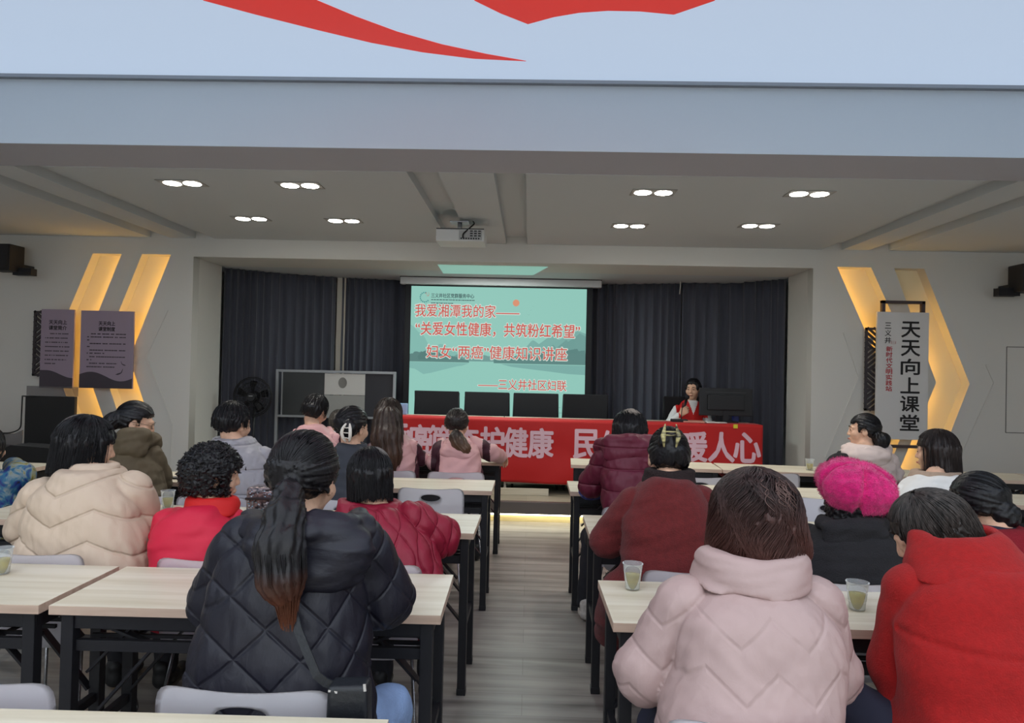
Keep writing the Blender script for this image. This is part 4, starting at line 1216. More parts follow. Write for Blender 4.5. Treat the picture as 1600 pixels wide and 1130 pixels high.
person('olive', 'person with glasses and a ponytail in olive-brown hooded jacket, head bowed to the right', (-2.243, 3.86), [(0.47, 0.0, 0.181, 0, 0.14), (0.646, 0.0, 0.181, 0.0, 0.14), (0.785, -0.025, 0.168, 0.36, 0.14), (0.891, -0.048, 0.151, 0.62, 0.14), (0.963, -0.059, 0.119, 0.8, 0.133), (1.014, -0.062, 0.076, 0.93, 0.112), (1.043, -0.063, 0.049, 1.0, 0.105)], (0.0, 0.1), dict(c=(-0.103, 0.19, 1.14), yaw=-68, pitch=14, roll=0, s=1.0), [[(-0.189, 0.1, 0.927), (-0.196, 0.09, 0.8), (-0.259, 0.39, 0.808)], [(0.032, 0.12, 0.938), (0.061, 0.16, 0.8), (-0.094, 0.42, 0.808)]], jmat=OLIVE, pat=('baffle', .16, .010), hair=dict(size=(.088, .105, .098), tie=(0, -.115, .03), zend=-.02, yf=.03, zf=.045, ears=1, tail=([(-0.171, 0.14, 1.165), (-0.189, 0.12, 1.158), (-0.213, 0.11, 1.136), (-0.235, 0.11, 1.098)], [0.035, 0.045, 0.045, 0.02]), strands=160, tail_strands=60), hmat=BLACKHAIR, tmat=DARKTR, jacket_name='padded_jacket', hood=dict(rim=[(-0.021, 0.24, 0.983), (0.014, 0.16, 1.031), (0.009, 0.06, 1.063), (-0.05, 0.02, 1.066), (-0.118, 0.06, 1.031), (-0.185, 0.16, 0.973)], r=[0.035, 0.045, 0.05, 0.052, 0.05, 0.04], bag=((-0.042, 0.01, 0.986), (0.1, 0.06, 0.075))))
person('redvest', 'person with short curly black hair in bright red vest, second from the left table end', (-1.289, 2.68), [(0.47, 0.0, 0.171, 0, 0.145), (0.676, 0.0, 0.171, 0.0, 0.145), (0.756, -0.014, 0.171, 0.32, 0.145), (0.827, -0.025, 0.164, 0.6, 0.145), (0.88, -0.029, 0.141, 0.8, 0.138), (0.912, -0.019, 0.1, 0.92, 0.123), (0.935, -0.004, 0.066, 1.0, 0.109)], (0.0, 0.08), dict(c=(-0.009, 0.14, 1.04), yaw=-58, pitch=6, roll=4, s=0.98), [[(-0.168, 0.08, 0.847), (-0.185, 0.1, 0.8), (-0.279, 0.37, 0.808)], [(0.076, 0.1, 0.857), (0.081, 0.16, 0.8), (-0.066, 0.38, 0.808)]], jmat=REDVEST, pat=('fold', .12, .004), hair=dict(size=(.100, .114, .104), zend=-.062, yf=.052, zf=.045, ears=1, curly=.018, curl_r=.010, strands=420, h=.0058), hmat=BLACKHAIR, tmat=DARKTR, arm_r=(.062, .058, .050), jacket_name='vest', collarmat=REDCOLLAR, sq=3.0, collar=dict(z=(0.888, 0.96), c0=(0.005, 0.08), c1=(0.002, 0.11), r0=0.1, r1=0.084, t=.013))
person('grey', 'person with short black hair in light grey down jacket, beside the olive-brown jacket', (-1.622, 3.87), [(0.47, 0.0, 0.202, 0, 0.15), (0.698, 0.0, 0.202, 0.0, 0.15), (0.837, -0.023, 0.201, 0.39, 0.15), (0.925, -0.042, 0.187, 0.64, 0.15), (0.986, -0.061, 0.161, 0.8, 0.142), (1.029, -0.08, 0.122, 0.92, 0.128), (1.058, -0.086, 0.094, 1.0, 0.12)], (0.0, 0.09), dict(c=(-0.122, 0.15, 1.149), yaw=-30, pitch=6, roll=0, s=1.02), [[(-0.214, 0.09, 0.928), (-0.239, 0.09, 0.8), (-0.291, 0.38, 0.808)], [(0.075, 0.1, 0.949), (0.122, 0.13, 0.8), (-0.057, 0.4, 0.808)]], jmat=GREY, pat=('baffle', .13, .012), hair=dict(size=(.089, .106, .099), zend=-.015, yf=.045, zf=.05, ears=True, strands=200, amp=.003), hmat=BLACKHAIR, tmat=DARKTR, jacket_name='down_jacket', collar=dict(z=(1.03, 1.073), c0=(-0.101, 0.1), c1=(-0.118, 0.12), r0=0.1, r1=0.092, t=.018))
person('crimson', 'person with black bobbed hair in crimson quilted jacket, beside the navy ponytail', (-0.537, 2.7), [(0.47, 0.0, 0.21, 0, 0.155), (0.667, 0.0, 0.21, 0.0, 0.155), (0.747, -0.016, 0.2, 0.3, 0.155), (0.816, -0.031, 0.184, 0.57, 0.155), (0.875, -0.051, 0.156, 0.78, 0.147), (0.911, -0.065, 0.122, 0.91, 0.136), (0.935, -0.08, 0.092, 1.0, 0.124)], (0.0, 0.1), dict(c=(-0.123, 0.16, 1.034), yaw=24, pitch=10, roll=0, s=1.0), [[(-0.18, 0.1, 0.848), (-0.22, 0.14, 0.8), (-0.219, 0.4, 0.808)], [(0.075, 0.1, 0.866), (0.179, 0.16, 0.8), (0.059, 0.4, 0.808)]], jmat=CRIMSON, collarmat=CRIMPLAIN, pat=('onion', .115, .013), hair=dict(size=(.089, .108, .100), zend=-.082, flare=.98, yf=.05, zf=.035, ears=-1, strands=800, amp=.002, patch=(120, 30, .20, (120, 114, 110), 60), h=.0058), hmat=BLACKHAIR, tmat=DARKTR, arm_r=(.082, .076, .056), h=.007, jacket_name='quilted_jacket', collar=dict(z=(0.91, 0.952), c0=(-0.101, 0.09), c1=(-0.114, 0.13), r0=0.118, r1=0.108, t=.017, dep=.75))
person('bluepattern', 'person in blue and yellow brush-pattern jacket at the far left edge', (-3.126, 3.9), [(0.244, 0.0, 0.17, 0.0, 0.14), (0.422, -0.01, 0.171, 0.3, 0.14), (0.603, -0.032, 0.161, 0.61, 0.14), (0.73, -0.044, 0.14, 0.82, 0.133), (0.804, -0.049, 0.089, 0.94, 0.119), (0.841, -0.058, 0.039, 1.0, 0.105)], (0.0, 0.08), dict(c=(-0.126, 0.15, 0.964), yaw=0, pitch=5, roll=0, s=1.0), [[(-0.185, 0.08, 0.724), (-0.202, 0.08, 0.8), (-0.374, 0.4, 0.808)], [(0.03, 0.1, 0.745), (0.082, 0.15, 0.8), (-0.19, 0.45, 0.808)]], jmat=BLUEPAT, pat=('fold', .12, .004), hair=dict(zend=-.06, strands=60), hmat=BLACKHAIR, tmat=DARKTR, arm_r=(.085, .080, .06))
person('pinkshort', 'person in pink jacket with short dark hair, in the front row before the metal stand', (-1.562, 5.02), [(0.47, 0.0, 0.228, 0, 0.135), (0.686, 0.0, 0.228, 0.0, 0.135), (0.8, -0.011, 0.22, 0.3, 0.135), (0.892, -0.029, 0.211, 0.55, 0.135), (0.976, -0.046, 0.173, 0.77, 0.128), (1.032, -0.051, 0.116, 0.91, 0.115), (1.065, -0.05, 0.072, 1.0, 0.101)], (0.0, 0.08), dict(c=(-0.052, 0.14, 1.162), yaw=-25, pitch=14, roll=10, s=1.0), [[(-0.196, 0.08, 0.923), (-0.237, 0.1, 0.8), (-0.234, 0.38, 0.808)], [(0.113, 0.08, 0.94), (0.169, 0.12, 0.8), (0.016, 0.4, 0.808)]], jmat=PINK, pat=('fold', .12, .005), hair=dict(size=(.088, .104, .100), zend=-.03, yf=.04, zf=.05, ears=1, strands=120), hmat=BLACKHAIR, tmat=DARKTR, jacket_name='windproof_jacket', panels=PANEL_PINK, hood=dict(rim=[(-0.206, 0.16, 0.992), (-0.161, 0.06, 0.964), (-0.054, -0.03, 0.938), (0.041, -0.03, 0.94), (0.089, 0.06, 0.97), (0.049, 0.16, 1.018)], r=[0.03, 0.036, 0.04, 0.04, 0.036, 0.03], bag=((-0.005, -0.035, 0.939), (0.125, 0.05, 0.075))))
person('clawdark', 'person in charcoal jacket with black hair pinned up by a white claw clip', (-1.004, 3.92), [(0.47, 0.0, 0.189, 0, 0.135), (0.705, 0.0, 0.189, 0.0, 0.135), (0.811, -0.009, 0.182, 0.31, 0.135), (0.9, -0.019, 0.17, 0.56, 0.135), (0.972, -0.027, 0.143, 0.77, 0.128), (1.027, -0.027, 0.094, 0.92, 0.115), (1.056, -0.03, 0.064, 1.0, 0.101)], (0.0, 0.08), dict(c=(-0.037, 0.13, 1.142), yaw=-30, pitch=8, roll=0, s=1.0), [[(-0.159, 0.08, 0.94), (-0.189, 0.08, 0.8), (-0.212, 0.36, 0.808)], [(0.098, 0.08, 0.947), (0.151, 0.1, 0.8), (0.03, 0.36, 0.808)]], jmat=CHARCOAL, pat=('fold', .12, .004), hair=dict(size=(.089, .106, .100), tie=(-.02, -.105, .02), zend=-.02, yf=.03, zf=.045, ears=1, bun=((-0.031, 0.02, 1.143), (0.045, 0.03, 0.055)), strands=160), hmat=BLACKHAIR, tmat=DARKTR, collar=dict(z=(1.018, 1.054), c0=(-0.025, 0.08), c1=(-0.027, 0.1), r0=0.078, r1=0.072, t=.013))
person('greyhair', 'person with greying hair and white collar, low before the stage and half hidden', (-1.736, 6.3), [(0.47, 0.0, 0.19, 0, 0.12), (0.573, 0.0, 0.19, 0.0, 0.12), (0.72, -0.006, 0.179, 0.46, 0.12), (0.808, -0.004, 0.149, 0.74, 0.114), (0.855, -0.006, 0.102, 0.89, 0.102), (0.89, -0.008, 0.06, 1.0, 0.096)], (0.0, 0.02), dict(c=(-0.028, 0.04, 0.983), yaw=0, pitch=6, roll=0, s=0.92), [[(-0.142, 0.02, 0.768), (-0.181, 0.04, 0.646), (-0.173, 0.22, 0.587)], [(0.121, 0.02, 0.775), (0.167, 0.04, 0.655), (0.049, 0.22, 0.593)]], jmat=CHARCOAL, pat=('fold', .12, .004), hair=dict(zend=-.04, strands=80), hmat=hair_mat('greying_hair', (70, 66, 62)), tmat=DARKTR, collarmat=WHITECLOTH, collar=dict(z=(0.855, 0.913), c0=(-0.007, 0.02), c1=(-0.017, 0.03), r0=0.076, r1=0.066))
person('pinklong', 'person in pink jacket with very long loose brown hair down the back', (-0.977, 5.0), [(0.47, 0.0, 0.198, 0, 0.135), (0.588, 0.0, 0.198, 0.0, 0.135), (0.702, -0.005, 0.191, 0.26, 0.135), (0.839, -0.013, 0.178, 0.56, 0.135), (0.932, -0.021, 0.152, 0.77, 0.128), (1.001, -0.03, 0.11, 0.92, 0.115), (1.039, -0.037, 0.067, 1.0, 0.101)], (0.0, 0.08), dict(c=(-0.071, 0.14, 1.139), yaw=-15, pitch=8, roll=0, s=1.0), [[(-0.167, 0.08, 0.878), (-0.182, 0.08, 0.8), (-0.15, 0.38, 0.808)], [(0.1, 0.08, 0.909), (0.165, 0.14, 0.827), (0.089, 0.4, 0.808)]], jmat=PINK, pat=('fold', .12, .005), hair=dict(size=(.096, .112, .104), zend=-.12, flare=1.12, yf=.03, zf=.03, tail=([(-0.063, 0.06, 1.12), (-0.05, -0.01, 0.985), (-0.021, -0.045, 0.864), (0.009, -0.06, 0.728)], [0.1, 0.112, 0.1, 0.045]), strands=240, tail_strands=260, tr=.0032, ta=.005, h=.007), hmat=hair_mat('long_brown_hair', (52, 42, 38), (84, 58, 44), .75, 1.1), tmat=DARKTR, jacket_name='windproof_jacket', panels=PANEL_PINK)
person('pinktail', 'person in pink hooded jacket with a low brown ponytail, bent over the front-row table', (-0.498, 5.0), [(0.47, 0.0, 0.178, 0, 0.135), (0.601, 0.0, 0.178, 0.0, 0.135), (0.71, -0.005, 0.172, 0.29, 0.135), (0.813, -0.014, 0.172, 0.56, 0.135), (0.894, -0.015, 0.158, 0.77, 0.128), (0.949, -0.018, 0.121, 0.91, 0.115), (0.986, -0.021, 0.082, 1.0, 0.101)], (0.0, 0.16), dict(c=(-0.046, 0.24, 1.076), yaw=-5, pitch=16, roll=0, s=1.0), [[(-0.144, 0.12, 0.901), (-0.189, 0.12, 0.8), (-0.127, 0.42, 0.808)], [(0.101, 0.16, 0.931), (0.224, 0.24, 0.867), (0.284, 0.5, 0.808)]], jmat=PINK, pat=('fold', .12, .006), hair=dict(size=(.088, .105, .100), tie=(0, -.108, -.01), zend=-.02, yf=.03, zf=.045, ears=1, tail=([(-0.041, 0.11, 1.034), (-0.03, 0.06, 0.996), (-0.002, 0.03, 0.952), (0.038, 0.02, 0.912), (0.067, 0.02, 0.871)], [0.022, 0.05, 0.055, 0.045, 0.012]), strands=160, tail_strands=80), hmat=hair_mat('dark_brown_hair', (40, 34, 33), (92, 66, 48), .93, 1.03), tmat=DARKTR, jacket_name='windproof_jacket', panels=PANEL_PINK, hand_curl=(.35, .5), hood=dict(rim=[(-0.161, 0.24, 0.946), (-0.145, 0.12, 0.92), (-0.076, 0.03, 0.885), (0.02, 0.02, 0.879), (0.088, 0.1, 0.909), (0.095, 0.24, 0.952)], r=[0.03, 0.038, 0.042, 0.042, 0.04, 0.03], bag=((-0.01, 0.035, 0.881), (0.125, 0.05, 0.06))))
person('burgundy', 'person with black bobbed hair and a grey crown in burgundy hooded puffer jacket', (0.558, 3.9), [(0.47, 0.0, 0.115, 0, 0.14), (0.662, 0.0, 0.115, 0.0, 0.14), (0.748, 0.003, 0.122, 0.2, 0.14), (0.852, 0.011, 0.132, 0.43, 0.14), (0.958, 0.012, 0.14, 0.67, 0.14), (1.037, 0.021, 0.126, 0.84, 0.133), (1.088, 0.033, 0.093, 0.95, 0.119), (1.11, 0.037, 0.067, 1.0, 0.112)], (0.0, 0.12), dict(c=(0.042, 0.18, 1.149), yaw=0, pitch=14, roll=4, s=1.0), [[(-0.087, 0.12, 1.002), (-0.171, 0.22, 0.831), (-0.097, 0.48, 0.808)], [(0.136, 0.12, 1.008), (0.189, 0.15, 0.841), (0.172, 0.42, 0.808)]], jmat=BURGUNDY, pat=('baffle', .12, .011), hair=dict(size=(.097, .112, .104), zend=-.055, yf=.05, zf=.04, strands=260, amp=.0025, patch=(180, 28, .22, (150, 140, 130), 90)), hmat=BLACKHAIR, tmat=DARKTR, arm_r=(.075, .070, .052), jacket_name='puffer_jacket', shoe=SNEAKER, knees=[(-0.148, 0.32, 0.5), (0.142, 0.4, 0.5)], feet=[(-0.183, 0.3, 0.0), (0.162, 0.44, 0.0)], hood=dict(rim=[(-0.122, 0.22, 1.05), (-0.126, 0.12, 1.068), (-0.081, 0.03, 1.094), (0.024, 0.0, 1.107), (0.131, 0.06, 1.104), (0.19, 0.18, 1.077)], r=[0.035, 0.038, 0.042, 0.042, 0.04, 0.034], bag=((0.027, 0.015, 1.033), (0.145, 0.055, 0.085))))
person('maroon', 'person in maroon wool coat with black hair held up by a large yellow clip', (0.558, 2.73), [(0.47, 0.0, 0.151, 0, 0.155), (0.603, 0.0, 0.151, 0.0, 0.155), (0.697, 0.0, 0.16, 0.2, 0.155), (0.793, 0.003, 0.176, 0.41, 0.155), (0.891, 0.008, 0.186, 0.61, 0.155), (0.965, 0.012, 0.174, 0.77, 0.147), (1.02, 0.019, 0.143, 0.88, 0.14), (1.061, 0.023, 0.105, 0.96, 0.127), (1.081, 0.023, 0.068, 1.0, 0.116)], (0.0, 0.11), dict(c=(0.038, 0.19, 1.15), yaw=0, pitch=8, roll=0, s=1.0), [[(-0.111, 0.11, 0.951), (-0.205, 0.17, 0.8), (-0.077, 0.43, 0.808)], [(0.151, 0.11, 0.964), (0.217, 0.15, 0.812), (0.223, 0.41, 0.808)]], jmat=MAROON, pat=('fold', .16, .005), hair=dict(size=(.082, .104, .099), tie=(0, -.09, .06), zend=-.03, yf=.03, zf=.045, ears=True, bun=((0.021, 0.1, 1.219), (0.042, 0.026, 0.045)), strands=260, h=.0058), hmat=BLACKHAIR, tmat=MAROONTR, arm_r=(.085, .080, .062), jacket_name='wool_coat', collarmat=mat('dark_fur', (40, 28, 28), rough=.95, bump=.8, bscale=150), collar=dict(z=(1.041, 1.11), c0=(0.027, 0.1), c1=(0.032, 0.13), r0=0.086, r1=0.078, t=.02), extra=[((-0.144, 0.05, 0.608), (-0.175, 0.29, 0.375), 0.11, 0.075), ((0.112, 0.05, 0.616), (0.187, 0.29, 0.387), 0.11, 0.08)])
person('palepink', 'person with reddish-brown permed hair in pale pink high-collared puffer jacket', (0.522, 1.62), [(0.47, 0.0, 0.202, 0, 0.165), (0.662, 0.0, 0.202, 0.0, 0.165), (0.712, 0.008, 0.202, 0.17, 0.165), (0.776, 0.034, 0.196, 0.38, 0.165), (0.843, 0.044, 0.199, 0.59, 0.165), (0.897, 0.043, 0.192, 0.76, 0.165), (0.939, 0.042, 0.176, 0.89, 0.157), (0.961, 0.039, 0.146, 0.95, 0.14), (0.977, 0.047, 0.086, 1.0, 0.119)], (0.0, 0.12), dict(c=(0.083, 0.22, 1.114), yaw=6, pitch=5, roll=0, s=1.02), [[(-0.115, 0.12, 0.914), (-0.204, 0.14, 0.742), (-0.123, 0.4, 0.598)], [(0.205, 0.14, 0.917), (0.267, 0.18, 0.741), (0.317, 0.44, 0.638)]], jmat=PALEPINK, collarmat=PINKPLAIN, pat=('zigzag', .105, .0032, .06, .15), hair=dict(size=(.099, .116, .100), zend=-.092, endr=.03, curlin=.20, flare=1.22, yf=.055, zf=.03, wavy=.2, amp=.004, patch=(165, 48, .30, (94, 70, 64), 26), ragged=.02, strands=2600, sr=.0014, tips=.016, h=.0055, napey=-.2), hmat=hair_mat('auburn_hair', (56, 40, 38), (98, 60, 52), 1.02, 1.20, rough=.45, streak=.6), tmat=NAVYTR, arm_r=(.078, .074, .060), h=.0065, jacket_name='puffer_jacket', collar=dict(z=(0.975, 1.061), c0=(0.044, 0.12), c1=(0.052, 0.14), r0=0.13, r1=0.108, t=.018, dep=.82, amp=.004))
person('beret', 'person in black hooded fleece with a fluffy magenta beret', (1.233, 2.65), [(0.47, 0.0, 0.207, 0, 0.15), (0.687, 0.0, 0.207, 0.0, 0.15), (0.753, 0.012, 0.204, 0.27, 0.15), (0.819, 0.021, 0.189, 0.55, 0.15), (0.872, 0.034, 0.161, 0.75, 0.142), (0.909, 0.046, 0.122, 0.9, 0.128), (0.934, 0.053, 0.085, 1.0, 0.117)], (0.0, 0.1), dict(c=(0.074, 0.15, 1.019), yaw=12, pitch=6, roll=0, s=1.0), [[(-0.116, 0.1, 0.821), (-0.158, 0.13, 0.8), (0.012, 0.39, 0.808)], [(0.209, 0.1, 0.83), (0.267, 0.13, 0.8), (0.343, 0.39, 0.808)]], jmat=BLACKFLEECE, pat=('fold', .14, .005), hair=dict(size=(.098, .112, .098), zend=-.085, flare=1.1, yf=.045, zf=.03, curly=.012, strands=240), hmat=BLACKHAIR, tmat=DARKTR, arm_r=(.075, .07, .055), jacket_name='fleece_jacket', hood=dict(rim=[(-0.022, 0.19, 0.92), (-0.057, 0.09, 0.926), (-0.05, 0.01, 0.924), (0.014, -0.01, 0.921), (0.095, 0.01, 0.928), (0.183, 0.11, 0.933), (0.218, 0.19, 0.937)], r=[0.026, 0.03, 0.034, 0.036, 0.034, 0.03, 0.026], bag=((0.024, 0.005, 0.879), (0.115, 0.045, 0.075))))
person('ponyright', 'person with a short ponytail in beige and black coat, looking left', (2.427, 5.02), [(0.47, 0.0, 0.237, 0, 0.135), (0.585, 0.0, 0.237, 0.0, 0.135), (0.719, 0.012, 0.232, 0.31, 0.135), (0.832, 0.023, 0.226, 0.57, 0.135), (0.924, 0.034, 0.203, 0.78, 0.128), (0.983, 0.043, 0.153, 0.92, 0.115), (1.02, 0.05, 0.102, 1.0, 0.105)], (0.0, 0.08), dict(c=(0.054, 0.12, 1.12), yaw=68, pitch=2, roll=0, s=1.0), [[(-0.142, 0.08, 0.884), (-0.178, 0.1, 0.8), (0.043, 0.38, 0.808)], [(0.219, 0.08, 0.893), (0.269, 0.1, 0.8), (0.313, 0.38, 0.808)]], jmat=BEIGE, pat=('fold', .12, .005), hair=dict(size=(.087, .104, .098), tie=(0, -.108, .0), zend=-.02, yf=.04, zf=.05, ears=-1, tail=([(0.132, 0.06, 1.071), (0.146, 0.04, 1.055), (0.155, 0.04, 1.013)], [0.035, 0.058, 0.028]), strands=160, tail_strands=40), hmat=BLACKHAIR, tmat=DARKTR, jacket_name='two_tone_coat', face=True, panels=(lambda c: c[:, 0] < -.12, BLACKFLEECE), hood=dict(rim=[(-0.061, 0.14, 0.973), (-0.097, 0.04, 0.965), (-0.065, -0.03, 0.947), (0.039, -0.04, 0.941), (0.169, 0.02, 0.965), (0.239, 0.12, 0.983)], r=[0.03, 0.036, 0.04, 0.04, 0.036, 0.03], bag=((0.037, -0.045, 0.933), (0.13, 0.05, 0.075))))
person('whitecoat', 'person with long straight dark hair in white coat with beige collar', (2.281, 3.92), [(0.47, 0.0, 0.227, 0, 0.14), (0.652, 0.0, 0.227, 0.0, 0.14), (0.754, 0.018, 0.222, 0.33, 0.14), (0.84, 0.04, 0.209, 0.61, 0.14), (0.892, 0.056, 0.181, 0.78, 0.133), (0.934, 0.071, 0.138, 0.91, 0.119), (0.963, 0.076, 0.102, 1.0, 0.109)], (0.0, 0.1), dict(c=(0.121, 0.18, 1.08), yaw=48, pitch=4, roll=0, s=1.0), [[(-0.104, 0.1, 0.825), (-0.142, 0.12, 0.8), (0.08, 0.38, 0.808)], [(0.23, 0.1, 0.834), (0.296, 0.12, 0.8), (0.372, 0.38, 0.808)]], jmat=WHITECOAT, pat=('fold', .10, .004), hair=dict(size=(.092, .108, .102), zend=-.20, flare=1.15, yf=.035, zf=.03, strands=300, amp=.002, napey=-.2), hmat=hair_mat('straight_dark_hair', (42, 33, 31)), tmat=DARKTR, jacket_name='coat', face=True, collarmat=mat('beige_wool', (176, 152, 132), rough=.95, bump=.5, bscale=120), collar=dict(z=(0.904, 0.977), c0=(0.076, 0.1), c1=(0.093, 0.13), r0=0.135, r1=0.105, t=.02))
person('redsweater', 'person in deep red sweater with black low bun, at the right edge', (1.851, 2.72), [(0.47, 0.0, 0.21, 0, 0.145), (0.672, 0.0, 0.21, 0.0, 0.145), (0.759, 0.025, 0.205, 0.36, 0.145), (0.826, 0.045, 0.196, 0.64, 0.145), (0.873, 0.059, 0.172, 0.82, 0.138), (0.901, 0.062, 0.127, 0.93, 0.123), (0.919, 0.063, 0.087, 1.0, 0.113)], (0.0, 0.12), dict(c=(0.034, 0.2, 0.994), yaw=30, pitch=18, roll=0, s=1.0), [[(-0.084, 0.12, 0.816), (-0.106, 0.14, 0.8), (0.12, 0.4, 0.808)], [(0.233, 0.12, 0.826), (0.295, 0.14, 0.8), (0.413, 0.38, 0.808)]], jmat=DEEPRED, pat=('knit', .0, .004), hair=dict(size=(.092, .108, .100), tie=(.03, -.10, -.02), zend=-.04, yf=.03, zf=.045, bun=((0.085, 0.1, 0.96), (0.055, 0.042, 0.055)), strands=240), hmat=BLACKHAIR, tmat=DARKTR, jacket_name='sweater', collarmat=NAVYTR, collar=dict(z=(0.89, 0.925), c0=(0.041, 0.11), c1=(0.051, 0.14), r0=0.085, r1=0.075))
person('redcoat', 'person with short greying hair in red wool coat, leaning over the table', (1.172, 1.66), [(0.47, 0.0, 0.252, 0, 0.165), (0.634, 0.0, 0.252, 0.0, 0.165), (0.695, 0.012, 0.243, 0.17, 0.165), (0.771, 0.011, 0.242, 0.37, 0.165), (0.851, 0.013, 0.238, 0.57, 0.165), (0.921, 0.018, 0.232, 0.73, 0.165), (0.971, 0.023, 0.21, 0.85, 0.157), (1.009, 0.031, 0.164, 0.93, 0.145), (1.039, 0.031, 0.108, 1.0, 0.132)], (0.0, 0.18), dict(c=(-0.021, 0.32, 1.063), yaw=52, pitch=26, roll=-18, s=1.0), [[(-0.132, 0.18, 0.925), (-0.159, 0.21, 0.726), (-0.015, 0.4, 0.617)], [(0.176, 0.14, 0.939), (0.274, 0.16, 0.754), (0.403, 0.44, 0.674)]], jmat=REDCOAT, pat=RED_PAT, hair=dict(size=(.084, .102, .095), zend=-.07, yf=.045, zf=.035, ears=-1, strands=1500, amp=.003, h=.0055, tips=.025), hmat=hair_mat('salt_pepper_hair', (58, 52, 49), streak=.75), tmat=NAVYTR, arm_r=(.090, .080, .060), h=.0065, jacket_name='wool_coat', neck=(-0.027, 0.18, 1.02), knees=[(-0.299, 0.22, 0.63), (0.091, 0.36, 0.532)], feet=[(-0.312, 0.32, 0.0), (0.128, 0.44, 0.0)], collar=dict(z=(0.997, 1.093), c0=(-0.006, 0.16), c1=(-0.004, 0.24), r0=0.148, r1=0.094, t=.016, dep=.88, amp=.003, tiltx=.08), extra=[((-0.096, 0.06, 0.645), (-0.188, 0.14, 0.6), 0.11, 0.08), ((0.072, 0.08, 0.64), (0.119, 0.24, 0.559), 0.12, 0.1)])
person('speaker', 'person speaking into a microphone in red vest over white sleeves, at the stage table', (1.833, 7.84), [(0.47, -0.0, 0.166, 0, 0.115), (0.814, -0.0, 0.166, 0.0, 0.115), (0.946, 0.006, 0.166, 0.33, 0.115), (1.048, 0.006, 0.162, 0.58, 0.115), (1.121, 0.006, 0.144, 0.76, 0.109), (1.179, 0.005, 0.104, 0.91, 0.098), (1.216, 0.002, 0.065, 1.0, 0.086)], (0.0, 0.04), dict(c=(-0.019, 0.06, 1.34), yaw=-30, pitch=4, roll=0, s=0.98), [[(-0.158, 0.04, 1.097), (-0.196, 0.1, 0.943), (-0.084, 0.26, 0.953)], [(0.151, 0.04, 1.104), (0.26, 0.16, 0.958), (0.154, 0.22, 1.057)]], jmat=VESTRED, pat=('fold', .10, .003), hair=dict(size=(.086, .103, .099), tie=(0, -.105, .01), zend=-.02, yf=.055, zf=.062, ears=True, tail=([(-0.14, -0.02, 1.311), (-0.172, -0.03, 1.275), (-0.181, -0.03, 1.21)], [0.025, 0.035, 0.02]), strands=160, tail_strands=30), hmat=BLACKHAIR, tmat=DARKTR, face=True, jacket_name='vest', arm_r=(.054, .046, .036), h=.0065, panels=SPK_PANEL, collarmat=VESTRED, hand_curl=(.4, 1.15), palm_up=(None, (-.6, .5, .6)), rot=PI)

# ---------------------------------------------------------------- stage curtains
CURT = mat('curtain_cloth', (72, 74, 85), rough=.9, sheen=.2, var=.12, vscale=3, stretch=(9, 9, .3), bump=.1, bscale=90)
def curtain(path, label, pitch=.105, amp=.034, seed=0):
    pts = [Vector((p[0], p[1], 0)) for p in path]; r = np.random.default_rng(seed)
    seg = [(b - a).length for a, b in zip(pts, pts[1:])]; L = sum(seg); n = int(L / .0125)
    bm = bmesh.new(); cols = []; zs = [.205, .5, .9, 1.3, 1.7, 2.1, 2.45, 2.588]
    ph = 0
    for i in range(n + 1):
        s = L * i / n; k = 0; q = s
        while k < len(seg) - 1 and q > seg[k]: q -= seg[k]; k += 1
        d = (pts[k + 1] - pts[k]).normalized(); nr = Vector((d.y, -d.x, 0)); p = pts[k] + d * q
        ph += (L / n) / pitch * 2 * PI * (1 + .35 * math.sin(s * 2.3 + seed) + .2 * math.sin(s * 7.1))
        col = []
        for z in zs:
            a = amp * (1.05 - .22 * z / 2.6) * (1 + .3 * math.sin(s * 5 + seed))
            off = a * math.sin(ph + .25 * math.sin(z * 1.7 + s * 3)) + .010 * math.sin(s * 31 + z)
            sl = .35 * a * math.cos(ph)
            col.append(bm.verts.new((p + nr * off + d * sl).to_tuple()[:2] + (z,)))
        cols.append(col)
    for a, b in zip(cols, cols[1:]):
        for j in range(len(zs) - 1): bm.faces.new((a[j], b[j], b[j + 1], a[j + 1]))
    o = obj('curtain', bm, CURT, None, True)
    sm = o.modifiers.new('thick', 'SOLIDIFY'); sm.thickness = .004
    return tag(o, label, 'curtain', 'dark blue-grey stage curtains')
CS = 'dark blue-grey pleated stage curtain, '
curtain([(-3.47, 7.62), (-2.95, 8.02), (-2.356, 8.240, 2.067)], CS + 'left of the pale wall strip', seed=1)
curtain([(-2.305, 8.280, 2.072), (-1.72, 8.42), (-1.35, 8.46), (-.2, 8.46)], CS + 'between the pale wall strip and the screen', seed=2)
curtain([(-.15, 8.50), (.95, 8.42), (1.782, 8.220, 2.152)], CS + 'just right of the screen', seed=3)
cu4 = curtain([(1.784, 8.160, 2.148), (2.36, 8.12), (2.83, 7.66)], CS + 'far right, behind the speaker and monitor', seed=4)
bm = bmesh.new(); p0 = (1.744, 8.050, 2.611); tube(bm, [(p0[0], 8.06, p0[2]), (p0[0] + .004, 8.06, p0[2] - .08), (p0[0] - .004, 8.06, p0[2] - .17)], .006, 6)
obj('cord', bm, mat('cord_white', (215, 212, 205)), cu4)

